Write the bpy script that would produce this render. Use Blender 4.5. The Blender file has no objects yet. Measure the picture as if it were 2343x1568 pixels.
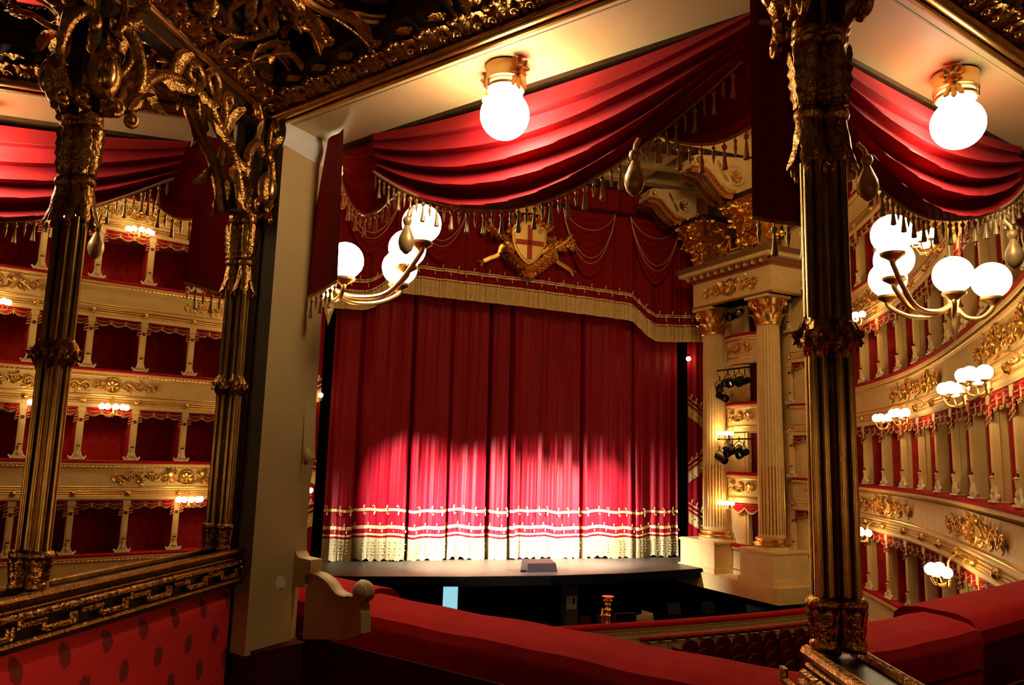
import bpy, math, random
from mathutils import Vector, Matrix
PI = math.pi
C = bpy.context.scene.collection
S = bpy.context.scene
random.seed(11)

# ------------------------------------------------------------------ camera, world, large lights, exposure
PITCH, ROLL = 0.14780911538688463, 0.02947000060052854
fw = Vector((0, math.cos(PITCH), math.sin(PITCH))); rt0 = Vector((1, 0, 0)); up0 = rt0.cross(fw)
rt = math.cos(ROLL)*rt0 + math.sin(ROLL)*up0; up = -math.sin(ROLL)*rt0 + math.cos(ROLL)*up0
cd = bpy.data.cameras.new('camera'); cam = bpy.data.objects.new('camera', cd); C.objects.link(cam)
cam.matrix_world = Matrix(((rt.x, up.x, -fw.x, 0), (rt.y, up.y, -fw.y, 0), (rt.z, up.z, -fw.z, 0), (0, 0, 0, 1)))
cd.sensor_width = 36; cd.lens = 36*1759.84/2343; cd.clip_start = .02; cd.clip_end = 300
S.camera = cam
w = bpy.data.worlds.new('World'); S.world = w; w.use_nodes = True
w.node_tree.nodes['Background'].inputs[0].default_value = (1, .62, .3, 1)
w.node_tree.nodes['Background'].inputs[1].default_value = .006
S.view_settings.view_transform = 'Standard'; S.view_settings.look = 'None'
S.view_settings.exposure = 0.0; S.view_settings.gamma = 1; S.view_settings.use_curve_mapping = False
S.cycles.max_bounces = 8; S.cycles.glossy_bounces = 5; S.cycles.diffuse_bounces = 3
S.cycles.sample_clamp_indirect = 6; S.cycles.caustics_reflective = False; S.cycles.caustics_refractive = False
WARM = (1, .74, .42)

def light(name, kind, loc, energy, col=WARM, radius=.1, aim=None, **kw):
    l = bpy.data.lights.new(name, kind); l.energy = energy; l.color = col
    if kind in ('POINT', 'SPOT'): l.shadow_soft_size = radius
    for k, v in kw.items(): setattr(l, k, v)
    o = bpy.data.objects.new(name, l); C.objects.link(o); o.location = loc
    if aim is not None:
        o.rotation_euler = (Vector(aim)-Vector(loc)).to_track_quat('-Z', 'Y').to_euler()
    return o

# frames: (origin, angle of local x axis)
aF, aL, aR = -0.9251048759181355, 0.1680628398527161, 0.0229
CX, CY, HC, WV, WP = -0.7417181839704121, 2.1736868216693983, 0.9505832499507949, 0.16878160729963793, 0.5157726969804628
U = .844                                            # factor scaling the box group about the camera, which sits at the origin
LF = (Vector((CX*U, CY*U, 0)), PI/2-aL, U)          # left wall: x towards stage, y into wall
FF = (Vector((CX*U, CY*U, 0)), PI/2-aF-PI, U)       # box front: x to the right, y outward
FO = (Vector((CX, CY, 0)), PI/2-aF-PI, 1)           # outer edge of the box front, left out of the camera scaling
RF = (Vector((0.3975, 0, 0)), PI/2-aR, .93)         # right mirror wall: x towards stage, y into the box
BX = (Vector((0, 0, 0)), 0, U)                      # box interior, unturned
aT = 0.3131120678077827
CF = (Vector((.28, 30.9, 0)), aT, 1)                   # curtain: x to stage right hand of the viewer, y upstage
PWA = math.atan2(-.893, .45)
PW = (Vector((7.9, 31.8, 0)), PWA, 1)                  # proscenium wall: x towards the house, y away from the hall
def wpt(fr, x, y, z=0):
    o, a, k = fr; x *= k; y *= k; z *= k
    return Vector((o.x+x*math.cos(a)-y*math.sin(a), o.y+x*math.sin(a)+y*math.cos(a), o.z+z))

# big chandelier of the hall (above the picture), added fill lights inside the box, stage spots
HALL = light('hall_chandelier_light', 'POINT', (4.6, 17.5, 10.5), 1300, (1, .62, .26), 1.2)
SIDE = light('panel_fill_spot', 'SPOT', (.05, -.45, -.1), 40, (1, .62, .32), .06, (-.88, 1.0, -.78), spot_size=.85, spot_blend=.8)  # added spot that brightens the red upholstered panel, no fixture here
BACK = light('box_back_fill', 'POINT', (-.20, -.55, -.05), 3, (1, .60, .28), .07)  # weak unseen fill added behind the camera
# ------------------------------------------------------------------ mesh helpers
class MB:
    def __init__(s): s.v = []; s.f = []; s.mi = []; s.M = None; s.m = 0
    def add(s, vs, fs):
        b = len(s.v)
        s.v.extend([tuple(s.M @ Vector(p)) if s.M is not None else tuple(p) for p in vs])
        for f in fs: s.f.append(tuple(b+i for i in f)); s.mi.append(s.m)
    def box(s, x0, x1, y0, y1, z0, z1):
        s.add([(x0,y0,z0),(x1,y0,z0),(x1,y1,z0),(x0,y1,z0),(x0,y0,z1),(x1,y0,z1),(x1,y1,z1),(x0,y1,z1)],
              [(0,3,2,1),(4,5,6,7),(0,1,5,4),(1,2,6,5),(2,3,7,6),(3,0,4,7)])
        return s
    def grid(s, fn, nu, nv, close_u=False):
        vs = [fn(i/nu, j/nv) for j in range(nv+1) for i in range(nu+(0 if close_u else 1))]
        n = nu if close_u else nu+1
        s.add(vs, [(j*n+i, j*n+(i+1) % n, (j+1)*n+(i+1) % n, (j+1)*n+i) for j in range(nv) for i in range(nu)])
        return s
    def sphere(s, c, r, nu=12, nv=8, sc=(1,1,1)):
        vs = [(c[0], c[1], c[2]-r*sc[2])]
        for j in range(1, nv):
            t = PI*j/nv
            for i in range(nu):
                a = 2*PI*i/nu
                vs.append((c[0]+r*sc[0]*math.sin(t)*math.cos(a), c[1]+r*sc[1]*math.sin(t)*math.sin(a), c[2]-r*sc[2]*math.cos(t)))
        vs.append((c[0], c[1], c[2]+r*sc[2])); e = len(vs)-1
        fs = [(0, 1+(i+1) % nu, 1+i) for i in range(nu)]
        for j in range(nv-2):
            for i in range(nu):
                a = 1+j*nu+i; b = 1+j*nu+(i+1) % nu
                fs.append((a, b, b+nu, a+nu))
        fs += [(e-nu+i, e-nu+(i+1) % nu, e) for i in range(nu)]
        s.add(vs, fs); return s
    def lathe(s, prof, seg=16, c=(0,0,0), fn=None, cap=True, a0=0):
        vs = []
        for r, z in prof:
            for i in range(seg):
                a = a0+2*PI*i/seg; k = fn(a, z) if fn else 1
                vs.append((c[0]+r*k*math.cos(a), c[1]+r*k*math.sin(a), c[2]+z))
        n = len(prof)
        fs = [(j*seg+i, j*seg+(i+1) % seg, (j+1)*seg+(i+1) % seg, (j+1)*seg+i) for j in range(n-1) for i in range(seg)]
        if cap: fs += [tuple(range(seg-1, -1, -1)), tuple((n-1)*seg+i for i in range(seg))]
        s.add(vs, fs); return s
    def tube(s, pts, r, seg=6, cap=True, flat=1.0, up=None):
        P = [Vector(p) for p in pts]; n = len(P)
        R = r if isinstance(r, (list, tuple)) else [r]*n
        t = (P[1]-P[0]).normalized()
        u = Vector(up) if up else (Vector((0,0,1)) if abs(t.z) < .9 else Vector((1,0,0)))
        vs = []
        for i in range(n):
            t = (P[min(i+1, n-1)]-P[max(i-1, 0)])
            t = t.normalized() if t.length > 1e-9 else Vector((0,0,1))
            u = (u-t*u.dot(t)); u = u.normalized() if u.length > 1e-6 else t.orthogonal().normalized()
            v = t.cross(u)
            for k in range(seg):
                a = 2*PI*k/seg
                vs.append(P[i]+(u*math.cos(a)*flat+v*math.sin(a))*R[i])
        fs = [(j*seg+i, j*seg+(i+1) % seg, (j+1)*seg+(i+1) % seg, (j+1)*seg+i) for j in range(n-1) for i in range(seg)]
        if cap: fs += [tuple(range(seg-1, -1, -1)), tuple((n-1)*seg+i for i in range(seg))]
        s.add(vs, fs); return s
    def prism(s, poly, y0, y1):
        n = len(poly)
        s.add([(x, y0, z) for x, z in poly]+[(x, y1, z) for x, z in poly],
              [tuple(range(n)), tuple(range(2*n-1, n-1, -1))]+[(i, n+i, n+(i+1) % n, (i+1) % n) for i in range(n)])
        return s
    def leaf(s, P, D, N, L, W, curl=.7, nu=6, lobes=2.5, thick=.25):
        P = Vector(P); D = Vector(D).normalized(); N = Vector(N); N = (N-D*N.dot(D)).normalized(); Sd = D.cross(N)
        vs = []
        for i in range(nu+1):
            t = i/nu; a = curl*(1.9*t*t-.12)
            wd = W*.5*math.sin(PI*(.13+.79*t))**.65*(1+.20*math.cos(lobes*2*PI*t))
            n2 = N*math.cos(a)-D*math.sin(a)
            vs += [P-Sd*wd-n2*wd*.12, P+n2*wd*thick*1.6, P+Sd*wd-n2*wd*.12, P-n2*wd*.3]
            P = P+(D*math.cos(a)+N*math.sin(a))*(L/nu)
        fs = []
        for i in range(nu):
            for k in range(4):
                a = i*4+k; b = i*4+(k+1) % 4
                fs.append((a, b, b+4, a+4))
        fs += [(3,2,1,0), (nu*4, nu*4+1, nu*4+2, nu*4+3)]
        s.add(vs, fs); return s
    def spiral(s, c, X, Y, r0, turns, rad, a0=0, sgn=1, n=18, tail=None, seg=6, bulb=1.5):
        c = Vector(c); X = Vector(X); Y = Vector(Y); pts = []; R = []
        for i in range(n+1):
            t = i/n; r = r0*(1-t*.86); a = a0+sgn*2*PI*turns*t
            pts.append(c+X*(r*math.cos(a))+Y*(r*math.sin(a))); R.append(rad*(1-.55*t))
        if tail:
            tl = [Vector(p) for p in tail]; q = cr(tl+[pts[0]], 5)[:-1]
            R = [rad*(.5+.5*i/max(1, len(q))) for i in range(len(q))]+R; pts = q+pts
        s.tube(pts, R, seg); s.sphere(pts[-1], rad*bulb, 8, 6); return s

def cr(P, k=6):
    """Catmull-Rom through P, k steps per span"""
    P = [Vector(p) for p in P]; out = []
    for i in range(len(P)-1):
        a = P[max(i-1, 0)]; b = P[i]; c = P[i+1]; d = P[min(i+2, len(P)-1)]
        for j in range(k):
            t = j/k
            out.append(.5*((2*b)+(c-a)*t+(2*a-5*b+4*c-d)*t*t+(3*b-a-3*c+d)*t**3))
    out.append(P[-1]); return out

CARVED = set('leaf scroll c_scroll crest_scroll knot husk leaf_bell leaf_motif relief acanthus base rosette gilt_rosette'.split())
def build(name, mb, mat, parent=None, smooth=True, label=None, kind=None, frame=None):
    me = bpy.data.meshes.new(name); me.from_pydata([tuple(p) for p in mb.v], [], mb.f)
    mats = mat if isinstance(mat, (list, tuple)) else [mat]
    for m in mats: me.materials.append(m)
    if len(mats) > 1: me.polygons.foreach_set('material_index', mb.mi)
    me.polygons.foreach_set('use_smooth', [smooth]*len(me.polygons))
    if smooth: me.set_sharp_from_angle(angle=math.radians(75 if name in CARVED else 42))
    me.update()
    o = bpy.data.objects.new(name, me); C.objects.link(o)
    if parent: o.parent = parent
    if label: o['label'] = label
    if kind: o['kind'] = kind
    if frame: o.location = frame[0]; o.rotation_euler = (0, 0, frame[1]); o.scale = (frame[2],)*3
    return o
def tag(o, label, cat, group=None):
    o['label'] = label; o['category'] = cat
    if group: o['group'] = group
    return o
def thing(name, label, cat, frame=None, group=None, loc=None, rotz=0):
    o = bpy.data.objects.new(name, None); C.objects.link(o); o.empty_display_size = .1
    if frame: o.location = frame[0]; o.rotation_euler = (0, 0, frame[1]); o.scale = (frame[2],)*3
    if loc is not None: o.location = loc; o.rotation_euler = (0, 0, rotz)
    return tag(o, label, cat, group)
def settle(root):
    """move the Empty to the base of its parts (parts keep their places)"""
    lo = Vector((1e9,)*3); hi = Vector((-1e9,)*3)
    for ch in root.children:
        for c in ch.bound_box:
            p = Vector(c)+ch.location
            lo = Vector(map(min, lo, p)); hi = Vector(map(max, hi, p))
    d = Vector(((lo.x+hi.x)/2, (lo.y+hi.y)/2, lo.z))
    for ch in root.children: ch.location = ch.location-d
    root.location = Vector(root.location)+Matrix.Rotation(root.rotation_euler.z, 3, 'Z') @ d*root.scale.x
    return root
def dup(root, loc=None, rotz=None, label=None, group=None, scale=None):
    r = root.copy(); C.objects.link(r)
    if loc is not None: r.location = loc
    if rotz is not None: r.rotation_euler = (0, 0, rotz)
    if scale is not None: r.scale = scale
    if label: r['label'] = label
    if group: r['group'] = group
    for ch in list(root.children):
        c2 = ch.copy(); C.objects.link(c2); c2.parent = r
        for g in ch.children:
            d = g.copy(); C.objects.link(d); d.parent = c2
    return r
ORD = 'first second third fourth fifth sixth seventh eighth ninth tenth eleventh twelfth thirteenth fourteenth fifteenth sixteenth seventeenth eighteenth nineteenth twentieth'.split()

# ------------------------------------------------------------------ materials
def mat(name, col, rough=.6, metal=0, noise=0, nscale=8, col2=None, emit=0, bump=0, bscale=30, sheen=0, spec=None, detail=4, stretch=None):
    m = bpy.data.materials.new(name); m.use_nodes = True; nt = m.node_tree; b = nt.nodes['Principled BSDF']
    b.inputs['Base Color'].default_value = (*col, 1); b.inputs['Roughness'].default_value = rough; b.inputs['Metallic'].default_value = metal
    if spec is not None: b.inputs['Specular IOR Level'].default_value = spec
    if sheen: b.inputs['Sheen Weight'].default_value = sheen; b.inputs['Sheen Roughness'].default_value = .4; b.inputs['Sheen Tint'].default_value = (*[min(1, c*1.6+.05) for c in col], 1)
    if emit: b.inputs['Emission Color'].default_value = (*col, 1); b.inputs['Emission Strength'].default_value = emit
    tc = nt.nodes.new('ShaderNodeTexCoord'); vec = tc.outputs['Object']
    if stretch:
        mp = nt.nodes.new('ShaderNodeMapping'); mp.inputs['Scale'].default_value = stretch; nt.links.new(vec, mp.inputs[0]); vec = mp.outputs[0]
    if noise:
        n = nt.nodes.new('ShaderNodeTexNoise'); n.inputs['Scale'].default_value = nscale; n.inputs['Detail'].default_value = detail
        nt.links.new(vec, n.inputs['Vector'])
        r = nt.nodes.new('ShaderNodeValToRGB'); r.color_ramp.elements[0].position = .5-.5*noise if noise < 1 else .3; r.color_ramp.elements[1].position = .72
        c2 = col2 or tuple(c*.55 for c in col)
        r.color_ramp.elements[0].color = (*c2, 1); r.color_ramp.elements[1].color = (*col, 1)
        nt.links.new(n.outputs['Fac'], r.inputs[0]); nt.links.new(r.outputs[0], b.inputs['Base Color'])
    if bump:
        n2 = nt.nodes.new('ShaderNodeTexNoise'); n2.inputs['Scale'].default_value = bscale; n2.inputs['Detail'].default_value = 3
        nt.links.new(vec, n2.inputs['Vector'])
        bp = nt.nodes.new('ShaderNodeBump'); bp.inputs['Strength'].default_value = bump; bp.inputs['Distance'].default_value = .02
        nt.links.new(n2.outputs['Fac'], bp.inputs['Height']); nt.links.new(bp.outputs[0], b.inputs['Normal'])
    return m
def damask(name, base, motif, px, pz, rx, rz, axes='XZ', rough=.75):
    """cloth with a staggered grid of oval woven motifs"""
    m = bpy.data.materials.new(name); m.use_nodes = True; nt = m.node_tree; b = nt.nodes['Principled BSDF']
    b.inputs['Roughness'].default_value = rough
    tc = nt.nodes.new('ShaderNodeTexCoord'); sp = nt.nodes.new('ShaderNodeSeparateXYZ'); nt.links.new(tc.outputs['Object'], sp.inputs[0])
    def mth(op, a, b_=None, c_=None):
        n = nt.nodes.new('ShaderNodeMath'); n.operation = op
        for i, q in enumerate((a, b_, c_)):
            if q is None: continue
            if isinstance(q, (int, float)): n.inputs[i].default_value = q
            else: nt.links.new(q, n.inputs[i])
        return n.outputs[0]
    if axes == 'LEN': x = mth('ADD', sp.outputs['X'], mth('MULTIPLY', sp.outputs['Y'], .9))
    else: x = sp.outputs[axes[0]]
    z = sp.outputs['Z']
    zz = mth('DIVIDE', z, pz); row = mth('FLOOR', zz); odd = mth('MULTIPLY', mth('FLOORED_MODULO', row, 2), .5)
    fx = mth('SUBTRACT', mth('FRACT', mth('ADD', mth('DIVIDE', x, px), odd)), .5); fz = mth('SUBTRACT', mth('FRACT', zz), .5)
    dx = mth('DIVIDE', mth('MULTIPLY', fx, px), rx); dz = mth('DIVIDE', mth('MULTIPLY', fz, pz), rz)
    d = mth('SQRT', mth('ADD', mth('MULTIPLY', dx, dx), mth('MULTIPLY', dz, dz)))
    nz = nt.nodes.new('ShaderNodeTexNoise'); nz.inputs['Scale'].default_value = 1.3/rx; nz.inputs['Detail'].default_value = 2; nt.links.new(tc.outputs['Object'], nz.inputs['Vector'])
    d = mth('ADD', d, mth('MULTIPLY', mth('SUBTRACT', nz.outputs['Fac'], .5), .9))
    k = nt.nodes.new('ShaderNodeValToRGB'); k.color_ramp.elements[0].position = .88; k.color_ramp.elements[1].position = 1.0
    k.color_ramp.elements[0].color = (*motif, 1); k.color_ramp.elements[1].color = (*base, 1)
    nt.links.new(d, k.inputs[0]); nt.links.new(k.outputs[0], b.inputs['Base Color'])
    return m
GOLD = mat('old_gilding', (.60, .29, .065), .3, 1, .9, 55, (.13, .048, .009), bump=.25, bscale=140)
GOLDB = mat('bright_gilding', (.82, .48, .13), .27, 1, .6, 30, (.45, .22, .05))
GOLDH = mat('hall_gilding', (.92, .58, .18), .34, 1, .8, 7, (.55, .26, .05))
BRASS = mat('polished_brass', (.95, .68, .30), .34, 1, .3, 20, (.75, .5, .18))
BRONZE = mat('dark_brown_gilding', (.07, .028, .008), .5, .6, .7, 40, (.02, .009, .003))
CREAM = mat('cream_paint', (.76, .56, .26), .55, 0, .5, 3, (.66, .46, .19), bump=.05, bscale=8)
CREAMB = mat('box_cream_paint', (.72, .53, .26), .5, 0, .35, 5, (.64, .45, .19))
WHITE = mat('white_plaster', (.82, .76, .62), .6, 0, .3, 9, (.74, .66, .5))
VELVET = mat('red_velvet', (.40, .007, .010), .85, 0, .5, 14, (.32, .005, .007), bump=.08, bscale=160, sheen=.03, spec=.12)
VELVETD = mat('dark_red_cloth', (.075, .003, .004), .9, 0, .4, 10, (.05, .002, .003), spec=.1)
SWAGM = mat('red_swag_velvet', (.34, .006, .011), .75, 0, .3, 10, (.29, .005, .008), bump=.06, bscale=220, sheen=.06, spec=.25)
BOXVAL = mat('box_valance_cloth', (.26, .005, .008), .8, 0, .3, 10, (.2, .004, .006), spec=.15)
CURT = mat('red_stage_satin', (.27, .002, .013), .5, 0, .35, 2, (.23, .0015, .010), stretch=(3, 3, .06), sheen=.02, spec=.2)
PELM = mat('red_pelmet_cloth', (.23, .003, .006), .75, 0, .3, 2, (.20, .003, .005), stretch=(4, 4, .1), spec=.15)
THREAD = mat('gold_thread', (.72, .55, .25), .6, .25, .6, 12, (.5, .34, .12), stretch=(6, 6, .5))
BRAID = mat('gold_braid', (.80, .56, .28), .5, .3, .4, 20, (.66, .42, .18))
WOODT = mat('turned_gilt_wood', (.70, .44, .16), .38, .35, .5, 60, (.45, .25, .08))
BOXRED = damask('red_box_damask', (.46, .007, .011), (.33, .005, .008), .36, .30, .085, .09, 'LEN')
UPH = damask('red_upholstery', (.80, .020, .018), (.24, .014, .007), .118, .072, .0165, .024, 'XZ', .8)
BLACK = mat('black_metal', (.004, .004, .005), .5, spec=.15)
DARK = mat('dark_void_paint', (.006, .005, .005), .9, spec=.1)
STAGEW = mat('stage_boards', (.05, .037, .026), .5, 0, .8, 3, (.03, .022, .016), stretch=(1, 12, 1))
SEATM = mat('dark_red_seat_velvet', (.075, .002, .004), .9, 0, .4, 12, (.05, .002, .003), spec=.12)
CARPET = mat('dark_red_carpet', (.06, .008, .007), .95, 0, .5, 4)
def mirror_mat(name, col, rough):
    m = bpy.data.materials.new(name); m.use_nodes = True; b = m.node_tree.nodes['Principled BSDF']
    b.inputs['Base Color'].default_value = (*col, 1); b.inputs['Metallic'].default_value = 1; b.inputs['Roughness'].default_value = rough
    return m
GLASS = mirror_mat('mirror_silver', (.86, .85, .80), .004)
GLASSD = mirror_mat('dim_ceiling_mirror', (.30, .27, .22), .03)
def emit_mat(name, col, k):
    m = bpy.data.materials.new(name); m.use_nodes = True; b = m.node_tree.nodes['Principled BSDF']
    b.inputs['Base Color'].default_value = (.9, .88, .82, 1); b.inputs['Emission Color'].default_value = (*col, 1); b.inputs['Emission Strength'].default_value = k
    return m
GLOBE = emit_mat('lit_opal_globe', (1, .64, .28), 44)
GLOBEN = emit_mat('lit_opal_globe_near', (1, .80, .50), 58)
# ------------------------------------------------------------------ the box: shell
m = MB()
def slab_poly(mb, pts, z0, z1):
    n = len(pts)
    mb.add([(x, y, z0) for x, y in pts]+[(x, y, z1) for x, y in pts],
           [tuple(range(n-1, -1, -1)), tuple(range(n, 2*n))]+[(i, (i+1) % n, n+(i+1) % n, n+i) for i in range(n)])
    return mb
fo = [tuple(wpt(FF, x, y)[:2]) for x, y in ((-.02, .0), (3.0, .0))]
lb = wpt(LF, -3.6, 0)
room = [fo[0], (lb.x, lb.y), (1.75, lb.y), fo[1]]
build('floor', slab_poly(MB(), [tuple(wpt(FF, -.1, .5)[:2]), (lb.x, lb.y), (1.75, lb.y), tuple(wpt(FF, 3., .5)[:2])], -1.45, -1.35), CARPET, kind='structure', smooth=False)
build('ceiling', slab_poly(MB(), room, 1.07*U, 1.12*U), GLASSD, kind='structure', smooth=False, label='dark mirrored ceiling of the box')
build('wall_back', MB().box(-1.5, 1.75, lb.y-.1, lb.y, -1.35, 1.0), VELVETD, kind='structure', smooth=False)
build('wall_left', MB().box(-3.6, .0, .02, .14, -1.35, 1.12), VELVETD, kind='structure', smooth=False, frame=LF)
build('wall_right', MB().box(-1.5, 1.104, -.14, -.016, -1.45, 1.06), BRONZE, kind='structure', smooth=False, frame=RF)
# soffit over the opening, with its small mouldings
so = build('trim_1', MB().box(-.06, 3.0, 0, WV+.04, HC, HC+.16), CREAMB, kind='structure', smooth=False, frame=FF, label='cream painted soffit above the box opening')
b_ = MB(); b_.tube([(-.02, .004, HC-.002), (3.0, .004, HC-.002)], .006, 8); build('bead', b_, GOLDB, so)
b_ = MB(); b_.tube([(-.02, .03, HC), (3.0, .03, HC)], .0025, 6); build('fillet', b_, CREAMB, so)
b_ = MB(); b_.box(-.06, 3.0, WV+.04, WV+.07, HC-.012, HC+.3); build('fascia', b_, BRONZE, so, smooth=False)
# pier at the end of the partition (reveal of the opening)
pr = MB()
pp = [(.078, 0.0), (.052, WV), (.03, WV+.03), (-.16, WV+.06), (-.18, .0)]
slab_poly(pr, pp, -.54, HC)
PIERM = mat('pier_shaded_cream_paint', (.60, .385, .14), .55, 0, .4, 4, (.52, .32, .105))  # box cream darkened to stand for weaker light on pier and bracket
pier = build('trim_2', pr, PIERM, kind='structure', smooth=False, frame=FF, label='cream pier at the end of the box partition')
em = MB()
prof = [(.0, .93), (.0, .40), (.003, .12), (.011, .0), (.015, -.02), (.008, -.04), (0, -.1), (-.002, -.22), (.004, -.285), (.02, -.3), (.075, -.302), (.078, -.318), (.074, -.338), (.055, -.345), (.055, -.38), (-.06, -.38), (-.06, .93)]
em.prism([(.052+a, z) for a, z in prof], WV-.012, WV+.03)
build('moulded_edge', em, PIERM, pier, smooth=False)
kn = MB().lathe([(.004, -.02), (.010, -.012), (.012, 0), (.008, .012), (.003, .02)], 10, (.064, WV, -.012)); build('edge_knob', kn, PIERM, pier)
cv = MB()   # cream plaster cove under the soffit, coloured white for the light on it
N_ = 8
arc = [(math.sin(i/N_*PI/2), math.cos(i/N_*PI/2)) for i in range(N_+1)]
cp = [(.03, .955), (.078-.004, .955)]+[(.074+.014*math.sin(i/N_*PI), .955-.085*i/N_) for i in range(N_+1)]+[(.03, .87)]
vs = [(x+(-.026)*0, -.002, z) for x, z in cp]+[(x-.022, WV+.004, z) for x, z in cp]; n = len(cp)
cv.add(vs, [tuple(range(n)), tuple(range(2*n-1, n-1, -1))]+[(i, n+i, n+(i+1) % n, (i+1) % n) for i in range(n)])
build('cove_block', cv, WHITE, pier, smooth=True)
ch = MB()   # chip of bare plaster on the pier face
ch.prism([(-.01, -.352), (.0, -.346), (.012, -.350), (.022, -.358), (.028, -.372), (.018, -.382), (.006, -.378), (-.004, -.384), (-.014, -.374)], -.001, .001)
o = build('bare_patch', ch, WHITE, pier, smooth=False)
dx, dy = pp[1][0]-pp[0][0], pp[1][1]-pp[0][1]
o.rotation_euler = (0, 0, math.atan2(dy, dx)); o.location = (pp[0][0]+dx*.62, pp[0][1]+dy*.62, 0)

# bracket board with its scroll, beside the velvet armrest
bk = thing('bracket_board', 'cream scrolled bracket board rising from the red velvet armrest beside the pier', 'bracket', FF)
poly = [(.10, -.343), (.128, -.341), (.15, -.343), (.175, -.35), (.196, -.36), (.215, -.374), (.235, -.383), (.26, -.385), (.283, -.381), (.30, -.385), (.32, -.39), (.33, -.42), (.335, -.47), (.285, -.492), (.10, -.52)]
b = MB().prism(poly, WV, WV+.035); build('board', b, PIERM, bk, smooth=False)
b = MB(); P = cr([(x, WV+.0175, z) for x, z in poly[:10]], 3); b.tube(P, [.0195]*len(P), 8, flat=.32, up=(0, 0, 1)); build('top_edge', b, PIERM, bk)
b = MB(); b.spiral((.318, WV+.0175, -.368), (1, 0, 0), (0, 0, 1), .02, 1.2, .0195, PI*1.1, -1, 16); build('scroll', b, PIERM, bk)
b = MB().lathe([(.024, -.018), (.026, -.01), (.026, .01), (.024, .018)], 16, (0, 0, 0)); 
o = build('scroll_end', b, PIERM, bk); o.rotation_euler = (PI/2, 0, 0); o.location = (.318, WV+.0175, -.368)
settle(bk)

# velvet armrest of the box front
def vel_prof(i):  # (y,z)
    return [(.33, -.62), (.325, -.50), (.335, -.468), (.37, -.452), (.43, -.444), (.49, -.442), (.522, -.452), (.538, -.48), (.54, -.56)][i]
vt = thing('velvet_armrest', 'long padded red velvet armrest along the front of the box', 'armrest', FO)
b = MB()
def velf(u, v):
    j = v*8; i0 = min(7, int(j)); f = j-i0; a = vel_prof(i0); c = vel_prof(i0+1)
    y, z = a[0]+(c[0]-a[0])*f, a[1]+(c[1]-a[1])*f
    x = .02+u*2.64; e = max(0, 1-(x-.02)/.05)
    y2 = .43+(y-.43)*(1-.12*e**2); z2 = -.5+(z+.5)*(1-.35*e**2)
    w_ = .0022*math.sin(x*9+1)+.0015*math.sin(x*23)
    return (x, y2, z2+w_*(1 if z > -.5 else 0))
b.grid(velf, 120, 24)
build('cushion', b, VELVET, vt)
b = MB(); b.tube([(.07, .33, -.575), (2.66, .33, -.575)], .006, 6); build('seam', b, VELVETD, vt)
settle(vt)
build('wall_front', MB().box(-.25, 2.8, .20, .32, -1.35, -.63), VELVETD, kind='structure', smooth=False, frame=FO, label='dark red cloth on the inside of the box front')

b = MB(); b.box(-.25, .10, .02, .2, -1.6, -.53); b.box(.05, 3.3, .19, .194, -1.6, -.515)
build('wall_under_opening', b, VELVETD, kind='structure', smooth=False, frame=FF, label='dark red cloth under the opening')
# ------------------------------------------------------------------ left wall: upholstery, mirror, sill
up_ = MB()
def upf(u, v):
    x = -2.3+u*2.285; z = -1.25+v*.89
    e = min(u*2.285, (1-u)*2.285, (1-v)*.89, v*.89); k = min(1, e/.05)
    r = min(1, ((1-u)*2.285)/.04)
    return (x, -.004-.022*math.sin(k*PI/2), z-(0 if v < .97 else .012*(1-r)**2))
up_.grid(upf, 150, 50)
o = build('upholstered_panel', up_, UPH, frame=LF)
tag(o, 'bright red upholstered wall panel with dark oval motifs under the gilt rail', 'wall panel')

def sill(fr, s, x0, x1, zt, root, nbars=True):
    """carved sill of a mirror; s = sign of y towards the room"""
    b = MB(); b.box(x0, x1, min(0, s*.03), max(0, s*.03), zt-.085, zt-.006)
    b.box(x0, x1, min(0, s*.04), max(0, s*.04), zt-.09, zt-.072)
    rail = build('sill', b, BRONZE, root, smooth=False)
    for zz, rr, yy, mt in ((zt-.004, .009, .034, GOLD), (zt-.022, .004, .033, GOLD), (zt-.078, .006, .042, GOLD)):
        b = MB(); b.tube([(x0, s*yy, zz), (x1, s*yy, zz)], rr, 8); build('bead', b, mt, rail)
    x = x0; i = 0; L = .15
    while x < x1-.01:
        e = min(x+L, x1)
        def bar(a, c, z0, z1, d=.040):
            q = MB(); q.tube([(a, s*d, (z0+z1)/2), (a+.003, s*d, (z0+z1)/2), (c-.003, s*d, (z0+z1)/2), (c, s*d, (z0+z1)/2)], [(z1-z0)*.25, (z1-z0)*.52, (z1-z0)*.52, (z1-z0)*.25], 6)
            build('fret_bar', q, GOLD, rail)
        def upr(a, z0, z1, d=.040):
            q = MB(); q.tube([(a, s*d, z0), (a, s*d, z1)], .0045, 6); build('fret_upright', q, GOLD, rail)
        bar(x, e, zt-.039, zt-.026)
        bar(x+.01, x+L*.45, zt-.054, zt-.042); upr(x+L*.45, zt-.064, zt-.043)
        bar(x+L*.45, x+L*.9, zt-.070, zt-.058); upr(x+L*.9, zt-.068, zt-.046); upr(x+L*.97, zt-.068, zt-.046)
        if i % 2 == 0: upr(x+.01, zt-.053, zt-.036)
        x += L; i += 1
    return rail
wm = thing('wall_mirror', 'tall gilt-framed mirror above the red upholstered panel, reflecting rows of boxes', 'mirror', LF)
b = MB(); b.box(-2.3, .0, 0, .018, -.28, .945); build('mirror_glass', b, GLASS, wm, smooth=False)
b = MB(); b.box(-2.3, .02, -.016, .0, .905, .95); build('top_rail', b, BRONZE, wm, smooth=False)
b = MB(); b.tube([(-2.3, -.017, .912), (.02, -.017, .912)], .005, 6); build('top_bead', b, GOLD, wm)
b = MB(); b.box(-.012, .028, -.01, .03, -.6, .95); build('edge_board', b, BRONZE, wm, smooth=False)
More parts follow.
